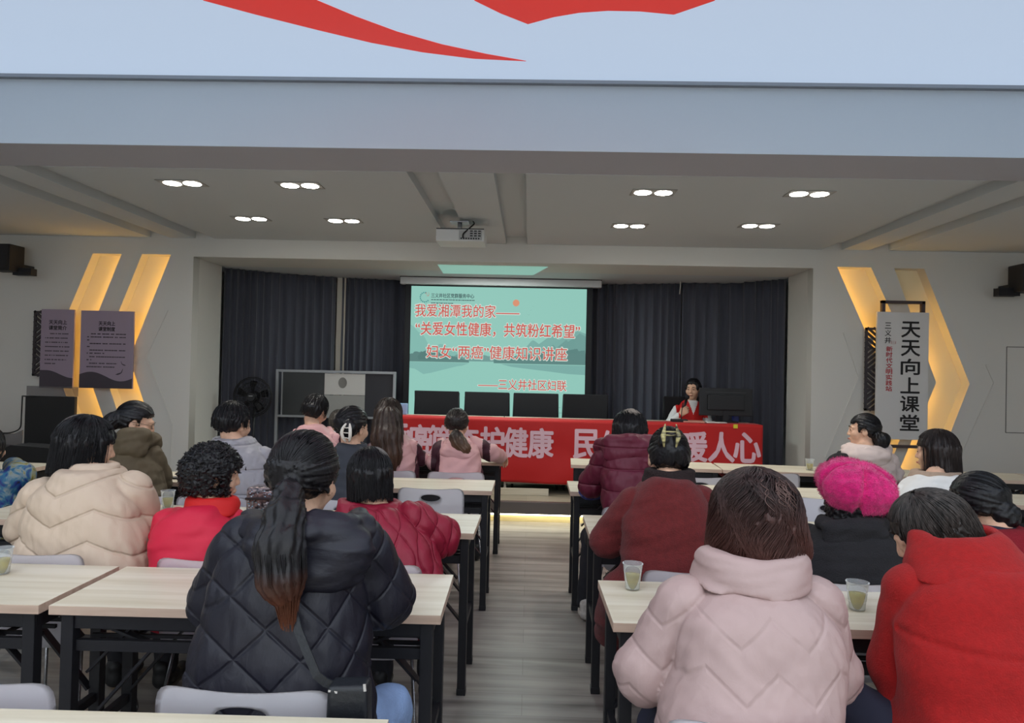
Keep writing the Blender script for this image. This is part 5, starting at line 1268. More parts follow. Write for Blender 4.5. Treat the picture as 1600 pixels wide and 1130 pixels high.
# ---------------------------------------------------------------- projection screen with its slide
YS = 8.10
sc_ = thing('projection_screen', 'projection screen showing a turquoise slide with red Chinese lettering', 'screen', (0, YS, 0))
def onscreen(bm):
    for v in bm.verts: v.co.y -= YS
    return bm
SX0, SX1, SZ1, SZ0 = -1.422, 0.659, 2.482, .92
bm = bbox((SX0 - .13, YS - .05, 2.50), (SX1 + .17, YS + .06, 2.588), .012); obj('housing', onscreen(bm), mat('housing_white', (190, 190, 190), rough=.5), sc_)
bm = bbox((SX0 - .13, YS - .049, 2.575), (SX1 + .17, YS - .035, 2.5925)); obj('mounting_rail', onscreen(bm), BLKM, sc_)
bm = bmesh.new(); box(bm, (SX0 - .07, YS, SZ0 - .06), (SX1 + .07, YS + .006, 2.50)); obj('border', onscreen(bm), mat('screen_border', (26, 26, 30), rough=.8), sc_)
bm = bbox((SX0 - .07, YS - .012, SZ0 - .09), (SX1 + .07, YS + .018, SZ0 - .06)); obj('bottom_bar', onscreen(bm), BLKM, sc_)
def glow(name, c, k=1.0): return mat(name, (10, 10, 10), rough=.9, emit=c, estr=k, spec=.1)
SG = glow('slide_turquoise', (150, 205, 192), .92)
bm = bbox((SX0, YS - .003, SZ0), (SX1, YS, SZ1)); scr = obj('slide', onscreen(bm), SG, sc_)
W_, H_ = SX1 - SX0, SZ1 - SZ0
def SXY(u, v):      # slide fractions: u right, v down of the full slide image
    return SX0 + u * W_, SZ1 - v * W_ * .75
def slide_poly(name, pts, c, dy, k=.92):
    bm = bmesh.new(); vs_ = [bm.verts.new((SXY(u, v)[0], YS - dy, SXY(u, v)[1])) for u, v in pts]
    f = bm.faces.new(vs_); bmesh.ops.triangulate(bm, faces=[f]); bmesh.ops.recalc_face_normals(bm, faces=bm.faces[:])
    for f in bm.faces:
        if f.normal.y > 0: f.normal_flip()
    obj(name, onscreen(bm), glow(name + '_%d%d%d' % c, c, k), sc_)
def ridge(u0, u1, base, hts, seed, n=60, jag=.004):
    r = random.Random(seed); top = []
    for i in range(n + 1):
        t = i / n; x = t * (len(hts) - 1); k = min(int(x), len(hts) - 2); f = x - k; f = f * f * (3 - 2 * f)
        top.append((u0 + (u1 - u0) * t, base - (hts[k] * (1 - f) + hts[k + 1] * f) - r.uniform(0, jag)))
    return top + [(u1, base), (u0, base)]
slide_poly('far_mountain', ridge(.0, .36, .56, [.26, .20, .10, .12, .08, .03, 0], 1), (136, 190, 180), .0040)
slide_poly('far_mountain', ridge(.60, 1.0, .56, [.02, .10, .16, .13, .20, .17, .13, .24, .22], 2), (128, 178, 170), .0042)
slide_poly('mountain', ridge(.74, 1.0, .56, [.0, .05, .13, .08, .17, .10, .22, .20], 3), (116, 162, 156), .0045)
slide_poly('hills', ridge(.22, .62, .565, [.02, .06, .055, .04, .02, .0], 6), (118, 160, 155), .0046)
slide_poly('shore', ridge(.0, .34, .575, [.055, .07, .06, .075, .05, .04, .025, .005], 4, 80, .012), (98, 136, 132), .0050)
slide_poly('tree_line', ridge(.48, 1.0, .575, [.0, .012, .03, .04, .06, .05, .075, .09, .08], 5, 110, .035), (98, 138, 134), .0050)
slide_poly('reflection', [(.0, .578), (.34, .580), (.30, .60), (.22, .615), (.12, .66), (.08, .67), (.03, .63), (0, .625)], (134, 186, 178), .0044)
slide_poly('reflection', [(.52, .580), (1.0, .580), (1.0, .65), (.9, .645), (.8, .63), (.68, .61), (.58, .60)], (128, 178, 171), .0044)
slide_poly('pavilion', [(.045, .535), (.06, .515), (.055, .512), (.09, .49), (.125, .512), (.118, .515), (.13, .535), (.12, .56), (.05, .56)], (92, 130, 126), .0053)
slide_poly('sun', [(.60 + .019 * math.cos(a * PI / 12), .115 + .026 * math.sin(a * PI / 12)) for a in range(24)], (222, 150, 118), .0046)
bm = bmesh.new(); r = random.Random(8)
for (u, v, s) in ((.70, .14, 1), (.685, .17, 1), (.672, .205, 1), (.62, .27, .8), (.60, .19, .7), (.57, .24, .7), (.585, .275, .6), (.64, .25, .6)):
    x, z = SXY(u, v); s *= .012
    for q in (-1, 1):
        vs_ = [bm.verts.new((x + a * s * q, YS - .0052, z + b * s)) for a, b in ((0, 0), (1.2, .7), (.5, .15))]
        bm.faces.new(vs_ if q < 0 else vs_[::-1])
obj('birds', onscreen(bm), glow('slide_ink', (70, 96, 96)), sc_)
SLR = glow('slide_red', (206, 92, 84), .95); SLI = glow('slide_ink2', (62, 84, 86)); HALO = glow('slide_halo', (206, 224, 214), .95)
def slide_text(name, body, u0, u1, v0, v1, m, bold=.012, halo=True):
    x0, z1 = SXY(u0, v0); x1, z0 = SXY(u1, v1)
    if halo:
        bm = text_bm(body, x0 - .004, x1 + .004, z0 - .004, z1 + .004, YS - .0060, bold + .055); obj(name + '_outline', onscreen(bm), HALO, sc_)
    bm = text_bm(body, x0, x1, z0, z1, YS - .0075, bold); obj(name, onscreen(bm), m, sc_)
slide_text('caption', '三义井社区党群服务中心', .115, .36, .053, .087, SLI, .022, False)
slide_text('title_line', '我爱湘潭我的家——', .025, .62, .135, .232, SLR, .008)
slide_text('title_line', '“关爱女性健康，共筑粉红希望”', .03, .965, .27, .375, SLR, .014)
slide_text('title_line', '妇女“两癌”健康知识讲座', .095, .895, .445, .545, SLR, .008)
slide_text('title_line', '——三义井社区妇联', .395, .895, .695, .775, SLR, .008)
bm = bmesh.new()
for k_, (v, l) in enumerate(((.102, .245), (.128, .12))):
    u = .115
    while u < .115 + l:
        x, z = SXY(u, v); w = random.uniform(.008, .02); box(bm, (x, YS - .006, z - .005), (x + w * 1.6, YS - .0055, z + .005)); u += w * .95
for (u, v, pts) in ((.335, .84, ((-.02, 0, .16, 0), (.0, .03, .01, -.025), (.03, 0, .03, .03), (.06, -.03, .05, .03), (.06, .0, .09, -.02), (.12, -.04, .12, .04), (.10, .02, .15, .02))),
                    (.815, .93, ((0, -.03, .05, -.03), (0, 0, .03, .03), (.03, -.02, .0, .03), (.045, .0, .045, .05), (.06, -.02, .06, .05), (.035, .015, .07, .005)))):
    for a, b, c, d in pts:
        p, q = SXY(u + a, v + b), SXY(u + c, v + d); bar(bm, (p[0], YS - .006, p[1]), (q[0], YS - .006, q[1]), .002, .006, up=(0, 1, 0))
obj('brush_marks', onscreen(bm), SLI, sc_)
bm = bmesh.new()        # wreath of small squares and the emblem of the slide's corner mark
for i in range(11):
    a = PI * (.25 + i * .13); x, z = SXY(.078 + .026 * math.cos(a), .085 + .036 * -math.sin(a) * -1)
    box(bm, (x - .007, YS - .006, z - .007), (x + .007, YS - .0055, z + .007))
obj('corner_mark', onscreen(bm), glow('slide_teal', (70, 140, 140)), sc_)
bm = bmesh.new(); ex, ez = SXY(.093, .062)
arc = [(ex + .020 * math.cos(a), YS - .006, ez + .020 * math.sin(a)) for a in np.linspace(-2.3, 1.3, 12)]
for a, b in zip(arc, arc[1:]): bar(bm, a, b, .002, .006, up=(0, 1, 0))
bar(bm, (ex - .022, YS - .006, ez + .014), (ex + .016, YS - .006, ez - .020), .002, .006, up=(0, 1, 0)); bar(bm, (ex - .026, YS - .006, ez + .006), (ex - .010, YS - .006, ez + .022), .002, .009, up=(0, 1, 0))
obj('emblem', onscreen(bm), glow('slide_emblem', (200, 60, 50)), sc_)

# ---------------------------------------------------------------- stage table under its red banner
TY0, TY1, TZ = 7.26, 7.70, .985
TX0, TX1 = -1.62, 2.44
for i in range(3):
    a = TX0 + (TX1 - TX0) * i / 3; b = TX0 + (TX1 - TX0) * (i + 1) / 3
    t = thing('stage_table', 'wooden table under the red banner, ' + ('below the pink ponytail and first black chairs', 'below the middle black chairs', 'with the computer monitor on it')[i], 'table', ((a + b) / 2, TY0, .20), 0, 'tables joined along the stage')
    w = (b - a) / 2 - .004
    obj('tabletop', bbox((-w, .0, TZ - .20 - .03), (w, TY1 - TY0, TZ - .20), .003), [TOPW], t)
    obj('modesty_panel', bbox((-w + .03, .04, .10), (w - .03, .058, TZ - .23)), [TOPW], t)
    for s in (-1, 1):
        obj('side_panel', bbox((s * (w - .03) - .012, .02, 0), (s * (w - .03) + .012, TY1 - TY0 - .02, TZ - .23)), [TOPW], t)
BANR = mat('banner_red', (196, 26, 25), rough=.6, sheen=.1, bump=.1, bscale=120)
BANL = mat('banner_letter', (236, 196, 208), rough=.7)
def ban_y(x, z):
    f = max(0.0, (TZ - z) / .65)
    return TY0 - .010 - .012 * f - .010 * math.sin(x * 5.1 + z * 3.0) * f - .006 * math.sin(x * 11.3 - z * 9.0 + 1) * f - .004 * math.sin(x * 2.2 + z * 16)
bm = bmesh.new(); nx, nz = 150, 26; g = []
bx0, bx1 = TX0 - .02, TX1 + .02
for j in range(nz + 1):
    row = []
    for i in range(nx + 1):
        x = bx0 + (bx1 - bx0) * i / nx
        if j < 4: y = TY0 + .26 - .27 * j / 4; z = TZ + .004 + .002 * math.sin(x * 9)
        else:
            z = TZ + .002 - (j - 4) / (nz - 4) * .665 - (j - 4) / (nz - 4) * .012 * math.sin(x * 2.1); y = ban_y(x, z)
        row.append(bm.verts.new((x, y, z)))
    g.append(row)
for a, b in zip(g, g[1:]):
    for i in range(nx): bm.faces.new((a[i], b[i], b[i + 1], a[i + 1]))
bmesh.ops.recalc_face_normals(bm, faces=bm.faces[:])
bn = thing('banner', 'long red cloth banner with pale pink Chinese characters along the stage table', 'banner', (0, 0, 0))
cl = obj('cloth', bm, BANR, bn, True); md = cl.modifiers.new('thick', 'SOLIDIFY'); md.thickness = .003; md.offset = -1
glyphs = [('两', 598, 635), ('癌', 635, 671), ('筛', 669, 705), ('查', 711, 747), ('护', 751, 787), ('健', 788, 824), ('康', 826, 864), ('民', 897, 936), ('生', 940, 978), ('实', 982, 1020), ('事', 1023, 1062), ('暖', 1064, 1105), ('人', 1108, 1147), ('心', 1147, 1188)]
GX = [-1.537, -1.285, -1.040, -0.524, 0.267, 0.489, 1.594, 2.433]
def gx(u): return float(np.interp(u, [598, 635, 671, 747, 864, 897, 1062, 1188], GX))
for ch, a, b in glyphs:
    sag = .012 * math.sin((a - 598) / 590 * 3.1)
    bm = text_bm(ch, gx(a), gx(b), .603 - sag, .905 - sag, 0, .035)
    bmesh.ops.subdivide_edges(bm, edges=[e for e in bm.edges if e.calc_length() > .06], cuts=2)
    for v in bm.verts: v.co.y = ban_y(v.co.x, v.co.z) - .006
    obj('letter', bm, BANL, bn)
p = (2.171, 7.240, 0.986)
bm = bbox((p[0] - .022, 7.228, TZ - .035), (p[0] + .022, 7.236, TZ + .006), .001); obj('tape', bm, mat('yellow_tape', (226, 214, 60), rough=.5), bn)
bm = bbox((-.55, -.012, 0), (.55, .012, .07), .002); o = tag(obj('loose_board', bm, TOPW), 'pale wooden board lying on the stage below the banner', 'board'); o.location = (-.32, 7.20, .2005)

# black mesh chairs behind the stage table
MESHF = mat('chair_mesh', (26, 26, 30), rough=.85)
def make_office():
    c = empty('office_chair')
    bm = bmesh.new(); box(bm, (-.255, -.012, .56), (.255, .018, 1.045), .012, seg=3)
    for v in bm.verts:
        w = 1 - .06 * max(0, (v.co.z - .8) / .25) * -1 - .04; v.co.x *= w; v.co.y += .06 * (v.co.x / .25) ** 2 * -1 + .05 * (v.co.z - .56)
    obj('backrest', bm, MESHF, c, True)
    for s in (-1, 1):
        bm = bmesh.new(); tube(bm, [(s * .25, .0, 1.03), (s * .26, .0, .60)], .012, 8); obj('back_frame', bm, BLKM, c)
    obj('seat', bbox((-.24, -.50, .42), (.24, -.02, .49), .03, 3), MESHF, c, True)
    for s in (-1, 1):
        bm = bmesh.new(); tube(bm, round_path([(s * .26, -.02, .70), (s * .26, -.36, .66), (s * .26, -.36, .45)], .05), .014, 8); obj('armrest', bm, BLKM, c)
    for s in (-1, 1):
        bm = bmesh.new(); tube(bm, round_path([(s * .23, -.42, .44), (s * .25, -.46, .012), (s * .25, .05, .012), (s * .22, .02, .44)], .04), .012, 8); obj('leg_frame', bm, BLKM, c)
    return c
oc = make_office()
for i, (u, lab) in enumerate(((683, 'leftmost of the row behind the banner'), (761, 'second from left behind the banner'), (837, 'third from left behind the banner'), (914, 'rightmost of the four before the screen'))):
    o = oc if i == 0 else copy_tree(oc)
    x = (-1.068, -0.483, 0.085, 0.658)[i]
    o.location = (x, 7.98, .20); tag(o, 'black mesh-backed office chair, ' + lab, 'chair', 'black chairs on the stage')
o = copy_tree(oc); o.location = (1.828, 8.03, .20); tag(o, 'black mesh-backed office chair under the speaker in the red vest', 'chair', 'black chairs on the stage')

# monitor, microphone, papers on the stage table
TT = TZ + .007
p = (2.139, 7.480, 0.994)
m_ = thing('monitor', 'black computer monitor seen from behind on the stage table', 'monitor', (p[0], 7.50, TT))
bm = bmesh.new(); box(bm, (-.285, -.012, .07), (.285, .018, .37), .008); box(bm, (-.2, -.035, .13), (.2, -.010, .30), .012); obj('casing', bm, mat('monitor_black', (24, 24, 27), rough=.4), m_)
obj('screen', bbox((-.275, .0182, .08), (.275, .0192, .36)), mat('screen_lit', (30, 30, 34), rough=.2), m_)
bm = bmesh.new(); box(bm, (-.03, -.02, .012), (.03, .01, .16), .004); obj('stem', bm, BLKM, m_)
obj('base', bbox((-.12, -.08, 0), (.12, .09, .014), .005), BLKM, m_)
bm = bmesh.new(); bar(bm, (-.22, -.0135, .325), (.22, -.0135, .325), .002, .005); obj('vent_line', bm, mat('dark_grey_plastic', (70, 70, 74), rough=.5), m_)
p = (1.623, 7.450, 0.984)
g_ = thing('gooseneck_stand', 'black desk microphone base with a thin bent stem, before the speaker', 'microphone stand', (p[0], 7.42, TT))
obj('base', bbox((-.085, -.05, 0), (.085, .05, .028), .008), BLKM, g_)
bm = bmesh.new(); tube(bm, round_path([(.02, .0, .026), (.03, .02, .10), (.06, .10, .20)], .03), .005, 8); obj('stem', bm, BLKM, g_)
MIC0, MIC1 = (1.707, 7.620, 1.100), (1.769, 7.660, 1.277)
mc = thing('microphone', 'black hand microphone held up to the speaker\'s mouth', 'microphone', MIC0)
d = Vector(MIC1) - Vector(MIC0)
bm = bmesh.new(); tube(bm, [(0, 0, 0), d * .72], [.013, .015], 12); obj('handle', bm, mat('mic_black', (22, 22, 24), rough=.4), mc)
bm = bmesh.new(); bmesh.ops.create_icosphere(bm, subdivisions=3, radius=.026)
for v in bm.verts: v.co += d * .85
obj('head', bm, mat('mic_grille', (48, 48, 52), rough=.5, metal=.6, bump=.6, bscale=400), mc, True)
p = (2.000, 7.500, 0.982)
for i, (dx, dy, rz, lab, c) in enumerate(((0.0, 0, .1, 'white paper sheets on the stage table left of the monitor', (226, 224, 218)), (-.10, .02, -.2, 'pinkish open booklet in front of the speaker', (206, 150, 132)))):
    o = tag(obj('paper_stack', bbox((-.11, -.08, 0), (.11, .08, .008 + .006 * i), .001), mat('paper_%d' % i, c)), lab, 'paper'); o.location = (p[0] + dx - .12 * i, 7.42, TT); o.rotation_euler.z = rz
p = (2.269, 7.620, 1.057); o = tag(obj('blue_tin', bbox((-.03, -.03, 0), (.03, .03, .08), .006), mat('blue_tin', (40, 50, 120), rough=.4)), 'small dark blue box behind the monitor stem', 'box'); o.location = (p[0] + .02, 7.64, TT)
p = (-1.386, 7.600, 1.041); o = tag(obj('tissue_pack', bbox((-.05, -.04, 0), (.05, .04, .12), .012), mat('pale_blue_wrap', (150, 182, 220), rough=.5)), 'pale blue soft pack on the stage table beside the long loose hair', 'pack'); o.location = (p[0], 7.55, TT)

# metal rack and pedestal fan at the left of the stage
p, q = (-2.911, 7.860, 1.456), (-1.548, 7.860, 1.465)
RX0, RX1, RZ = p[0], q[0], p[2]
rk = thing('metal_rack', 'tall grey metal display rack with dark panels and pale sheets, left on the stage', 'rack', ((RX0 + RX1) / 2, 7.86, .20))
hw = (RX1 - RX0) / 2; hz = RZ - .20
ALU = mat('rack_metal', (150, 152, 154), rough=.4, metal=.5)
for s in (-1, 1):
    obj('post', bbox((s * hw - .016, -.016, 0), (s * hw + .016, .016, hz), .003), ALU, rk)
obj('top_rail', bbox((-hw + .016, -.014, hz - .03), (hw - .016, .014, hz), .003), ALU, rk)
obj('shelf', bbox((-hw + .016, -.02, hz - .55), (hw - .016, .08, hz - .525), .003), ALU, rk)
for s in (-1, 1): obj('foot', bbox((s * hw - .02, -.13, 0), (s * hw + .02, .13, .03), .006), ALU, rk)
obj('inner_frame', bbox((-hw + .05, -.01, hz - .525), (-hw + .065, .01, hz - .03)), ALU, rk)
obj('dark_panel', bbox((-hw + .065, .002, hz - .525), (-.13, .012, hz - .03)), mat('rack_panel', (50, 52, 52), rough=.4), rk)
obj('dark_panel', bbox((.34, .002, hz - .525), (hw - .016, .012, hz - .03)), mat('rack_panel_b', (44, 44, 50), rough=.6), rk)
obj('white_sheet', bbox((-.13, -.004, hz - .28), (.34, .008, hz - .035)), mat('white_sheet', (196, 194, 190), rough=.5), rk)
obj('grey_sheet', bbox((-.13, -.002, hz - .525), (.34, .010, hz - .285)), mat('grey_sheet', (150, 150, 146), rough=.5), rk)
bm = bmesh.new(); lathe(bm, [(0, 0), (.045, 0), (.05, .004)], n=24); bmesh.ops.remove_doubles(bm, verts=bm.verts[:], dist=1e-5)
for v in bm.verts: v.co = Vector((v.co.x + .08, -.0045 - v.co.z * .3, v.co.y * 1.25 + hz - .14))
obj('round_mark', bm, mat('round_mark', (120, 118, 114), rough=.6), rk)
p = (-3.033, 7.500, 1.148)
fn = thing('pedestal_fan', 'black pedestal fan with a round guard before the left curtain', 'fan', (p[0], 7.46, .20))
fz = p[2] - .20
FB = mat('fan_black', (20, 20, 24), rough=.45)
bm = bmesh.new()
for s_ in (-.05, .05):
    for rr_ in (.06, .11, .16, .20): 
        tube(bm, [(rr_ * math.cos(a), s_ * (1 - (rr_ / .215) ** 3), fz + rr_ * math.sin(a)) for a in np.linspace(0, 2 * PI, 41)], .003, 5, cap=False)
    for k in range(36):
        a = 2 * PI * k / 36
        tube(bm, [(rr_ * math.cos(a), s_ * (1 - (rr_ / .215) ** 3), fz + rr_ * math.sin(a)) for rr_ in (.04, .10, .16, .20, .214)], .0018, 4)
tube(bm, [(.215 * math.cos(a), 0, fz + .215 * math.sin(a)) for a in np.linspace(0, 2 * PI, 49)], .007, 6, cap=False)
obj('guard', bm, FB, fn)
for k in range(5):
    a0 = 2 * PI * k / 5; bm = bmesh.new(); vs_ = []
    for rr_ in (.03, .08, .13, .18):
        w = .35 + .25 * math.sin(rr_ * 14); vs_.append([bm.verts.new((rr_ * math.cos(a0 + t * w), -.018 + .03 * t, fz + rr_ * math.sin(a0 + t * w))) for t in (0, .33, .66, 1)])
    for a, b in zip(vs_, vs_[1:]):
        for i in range(3): bm.faces.new((a[i], a[i + 1], b[i + 1], b[i]))
    bmesh.ops.solidify(bm, geom=bm.faces[:], thickness=.003)
    obj('blade', bm, FB, fn, True)
bm = bmesh.new(); tube(bm, [(0, -.055, fz), (0, .09, fz)], [.045, .055], 20); obj('motor', bm, FB, fn)
bm = bmesh.new(); box(bm, (-.022, -.0585, fz + .008), (.022, -.0555, fz + .014)); obj('badge', bm, mat('badge_silver', (190, 190, 190), metal=.8), fn)
bm = bmesh.new(); tube(bm, [(0, .05, .02), (0, .05, fz - .03)], .014, 10); obj('pole', bm, FB, fn)
bm = bmesh.new(); lathe(bm, [(0, .035), (.05, .035), (.17, .012), (.18, 0), (0, 0)], (0, .05, 0), 28); bmesh.ops.remove_doubles(bm, verts=bm.verts[:], dist=1e-5); bmesh.ops.recalc_face_normals(bm, faces=bm.faces[:]); obj('base', bm, FB, fn)

# ---------------------------------------------------------------- projector hanging from the ceiling
p, q = (-0.815, 5.750, 2.687), (-0.404, 5.750, 2.678)
pw = (q[0] - p[0]) / 2; pz = p[2]
pj = thing('projector', 'white ceiling projector with rear connectors, hanging between the ceiling slots', 'projector', ((p[0] + q[0]) / 2, 5.75, ZC))
top = pz - ZC; bot = top - .105
PJW = mat('projector_white', (206, 206, 204), rough=.45)
obj('casing', bbox((-pw, 0, bot), (pw, .30, top), .012), PJW, pj)
obj('rear_panel', bbox((-.01, -.004, bot + .012), (pw - .02, .003, top - .012), .001), mat('projector_grey', (168, 168, 168), rough=.5), pj)
bm = bmesh.new()
for i in range(8): box(bm, (.005 + i * .021, -.007, bot + .018), (.018 + i * .021, -.003, bot + .030))
for i in range(3):
    for j in range(3): box(bm, (.085 + j * .034, -.007, bot + .042 + i * .02), (.108 + j * .034, -.003, bot + .052 + i * .02))
obj('sockets', bm, BLKM, pj)
bm = bmesh.new(); box(bm, (-pw + .004, -.003, top - .003), (pw - .004, .01, top + .004)); obj('top_edge', bm, BLKM, pj)
bm = bmesh.new(); tube(bm, [(0.0, .305, bot + .06), (0, .33, bot + .06)], .045, 20); obj('lens', bm, mat('lens_black', (15, 15, 18), rough=.1), pj)
bm = bmesh.new(); tube(bm, [(-.02, .16, top), (-.02, .16, -.008)], .020, 12); box(bm, (-.10, .10, -.012), (.06, .22, -.001), .003); box(bm, (-.08, .08, top), (.06, .24, top + .012), .003)
obj('ceiling_bracket', bm, mat('bracket_silver', (176, 176, 180), rough=.35, metal=.6), pj)
bm = bmesh.new(); tube(bm, round_path([(.10, .12, -.004), (.115, .08, -.03), (.06, .0, top - .01), (.028, -.035, bot + .055), (.026, -.012, bot + .028)], .03), .0065, 8); tag(obj('cable', bm, BLKM, pj), 'black bent cable')

# ---------------------------------------------------------------- panels and signs on the front wall
POST = mat('poster_lilac', (152, 136, 152), rough=.6); POSTD = mat('poster_hill', (70, 63, 72), rough=.6); INK = mat('ink', (26, 24, 26), rough=.7)
YP = 6.80
def poster(c0, c1, title, tx, tz, lines, hill, label, standoff=.0):
    x0, z1 = c0[0], c0[2]; x1, z0 = c1[0], c1[2]
    o = thing('notice_board', label, 'notice board', ((x0 + x1) / 2, YP, z0), 0)
    cx = (x0 + x1) / 2
    def lo(bm):
        for v in bm.verts: v.co -= Vector((cx, YP, z0))
        return bm
    obj('board', lo(bbox((x0, YP, z0), (x1, YP + .02, z1), .002)), POST, o)
    obj('spacer', lo(bbox((cx - .05, YP + .02, z0 + .1), (cx + .05, YF, z1 - .1))), mat('spacer', (150, 150, 150)), o)
    w, h = x1 - x0, z1 - z0; n = 40
    bm = bmesh.new(); top = [bm.verts.new((x0 + w * i / n, YP - .001, z0 + h * hill(i / n))) for i in range(n + 1)]; b = [bm.verts.new((x0 + w * i / n, YP - .001, z0)) for i in range(n + 1)]
    for i in range(n): bm.faces.new((b[i], b[i + 1], top[i + 1], top[i]))
    obj('hill_print', lo(bm), POSTD, o)
    for k_, t in enumerate(title):
        a, bz = x0 + w * tx[0], x0 + w * tx[1]; zz = z1 - h * (tz + .072 * k_)
        obj('title', lo(text_bm(t, a, bz, zz - h * .055, zz, YP - .0015, .025)), INK, o)
    r = random.Random(len(label)); bm = bmesh.new()
    for v, a, e in lines:
        u = a
        while u < e:
            q_ = r.uniform(.02, .07); q_ = min(q_, e - u)
            box(bm, (x0 + w * u, YP - .0012, z1 - h * v - .0055), (x0 + w * (u + q_), YP - .0004, z1 - h * v + .0055)); u += q_ + r.choice((.006, .006, .03))
    obj('body_lines', lo(bm), mat('ink_soft', (74, 66, 74), rough=.7), o)
    return o, lo, (x0, x1, z0, z1)
poster((-4.946, 6.800, 2.016), (-4.605, 6.800, 1.221), ['天天向上', '课堂简介'], (.24, .78), .135,
       [(.31, .28, .86), (.365, .14, .82), (.42, .14, .82), (.475, .14, .88), (.53, .14, .86), (.585, .14, .84), (.64, .14, .80), (.69, .14, .46)],
       lambda t: .225 if t < .2 else .13 + .095 * (.5 + .5 * math.cos((t - .2) / .8 * PI)), 'narrow lilac notice board with dark hills, beside the lattice panel')
o, lo, (x0, x1, z0, z1) = poster((-4.538, 6.800, 2.011), (-3.995, 6.800, 1.229), ['天天向上', '课堂制度'], (.34, .65), .135,
       [(.30, .20, .86), (.34, .13, .86), (.38, .13, .17), (.425, .18, .86), (.465, .13, .18), (.51, .18, .86), (.55, .13, .46), (.595, .18, .86), (.635, .13, .22), (.68, .18, .70), (.725, .13, .66)],
       lambda t: .155 + .055 * math.sin(t * 5.6 + .35) * (1 if t < .55 else 1.1), 'wide lilac notice board with dark hills and birds, across the inner chevron')
bm = bmesh.new()
for (u, v, s, fl) in ((.68, .82, 1.0, 1), (.88, .70, .7, -1)):
    X, Z = x0 + (x1 - x0) * u, z1 - (z1 - z0) * v; k = .075 * s
    ring = [(0, 0), (.35, .18), (.75, .30), (1.0, .80), (1.05, .78), (.9, .28), (.7, .10), (.35, -.05)]
    bm.faces.new([bm.verts.new((X + fl * a * k, YP - .0016, Z + b * k)) for a, b in ring][::(-1 if fl > 0 else 1)])
obj('bird_print', lo(bm), POSTD, o)

def lattice(c0, c1, y, label, m, cells):
    """A dark framed panel of slanting slats with gaps between them."""
    x0, z1 = c0[0], c0[2]; x1, z0 = c1[0], c1[2]; o = thing('lattice_panel', label, 'lattice panel', ((x0 + x1) / 2, y, z0))
    cx = (x0 + x1) / 2
    bm = bmesh.new(); w, h = x1 - x0, z1 - z0
    for a, b in (((x0, z0), (x1, z0 + .022)), ((x0, z1 - .022), (x1, z1)), ((x0, z0), (x0 + .022, z1)), ((x1 - .022, z0), (x1, z1))):
        box(bm, (a[0], y, a[1]), (b[0], y + .018, b[1]))
    ch = h / cells; s = .052
    def clip_bar(p0, p1, zlo, zhi):
        bar(bm, (p0[0], y + .009, p0[1]), (p1[0], y + .009, p1[1]), .018, .020, up=(0, 1, 0)) if False else bar(bm, (p0[0], y + .009, p0[1]), (p1[0], y + .009, p1[1]), .021, .016, up=(0, 1, 0))
    for c in range(cells):
        sl = .85 if c % 2 == 0 else -.85; zb = z0 + c * ch
        for k in range(int(ch / s) + 8):
            q = zb - .25 + k * s; za, ze = (q, q + w * sl) if sl > 0 else (q + w * abs(sl), q)
            pa, pe = [x0, za], [x1, ze]
            lo_, hi_ = zb, zb + ch
            if max(za, ze) < lo_ + .012 or min(za, ze) > hi_ - .012: continue
            for P_, Q_ in ((pa, pe), (pe, pa)):
                if P_[1] < lo_ : t = (lo_ - P_[1]) / (Q_[1] - P_[1]); P_[0] += (Q_[0] - P_[0]) * t; P_[1] = lo_
                if P_[1] > hi_ : t = (hi_ - P_[1]) / (Q_[1] - P_[1]); P_[0] += (Q_[0] - P_[0]) * t; P_[1] = hi_
            if abs(pa[0] - pe[0]) > .01: clip_bar(pa, pe, lo_, hi_)
        if c: box(bm, (x0, y + .002, zb - .008), (x1, y + .016, zb + .008))
    for v in bm.verts: v.co -= Vector((cx, y, z0))
    obj('slats', bm, m, o)
    for zz in (.1, h - .16): obj('spacer', bbox((-.02, .018, zz), (.02, YF - y, zz + .06)), mat('spacer', (150, 150, 150)), o)
LATT = mat('lattice_dark', (58, 52, 56), rough=.6)
lattice((-5.054, 6.840, 1.998), (-4.933, 6.840, 1.336), 6.84, 'narrow dark slatted lattice panel left of the lilac notice boards', LATT, 4)
lattice((3.312, 6.840, 2.005), (3.437, 6.840, 1.187), 6.84, 'narrow dark slatted lattice panel left of the tall white sign', LATT, 4)
# tall white sign with its dark frame
c0, c1 = (3.382, 6.760, 2.157), (3.867, 6.760, 0.916)
x0, z1, x1, z0 = c0[0], c0[2], c1[0] + .012, c1[2]
sg = thing('sign_board', 'tall white sign board with large black and small red Chinese characters', 'sign', ((x0 + x1) / 2, 6.76, z0)); cx = (x0 + x1) / 2
def los(bm):
    for v in bm.verts: v.co -= Vector((cx, 6.76, z0))
    return bm
obj('board', los(bbox((x0, 6.76, z0), (x1, 6.785, z1), .002)), mat('sign_white', (206, 204, 202), rough=.6), sg)
fw = mat('sign_frame', (70, 60, 62), rough=.6)
bm = bmesh.new(); fx0, fx1, fz1, fz0 = x0 + .06, x1 - .02, z1 + .115, z0 - .085
box(bm, (fx0, 6.79, fz1 - .028), (fx1, 6.83, fz1)); box(bm, (fx0, 6.79, fz0), (fx1, 6.83, fz0 + .028)); box(bm, (fx0, 6.79, fz0), (fx0 + .032, 6.83, fz1)); box(bm, (fx1 - .032, 6.79, fz0), (fx1, 6.83, fz1))
bm2 = obj('frame', los(bm), fw, sg)
obj('spacer', los(bbox((cx - .1, 6.785, z0 + .15), (cx + .1, YF, z1 - .15))), mat('spacer', (150, 150, 150)), sg)
w, h = x1 - x0, z1 - z0
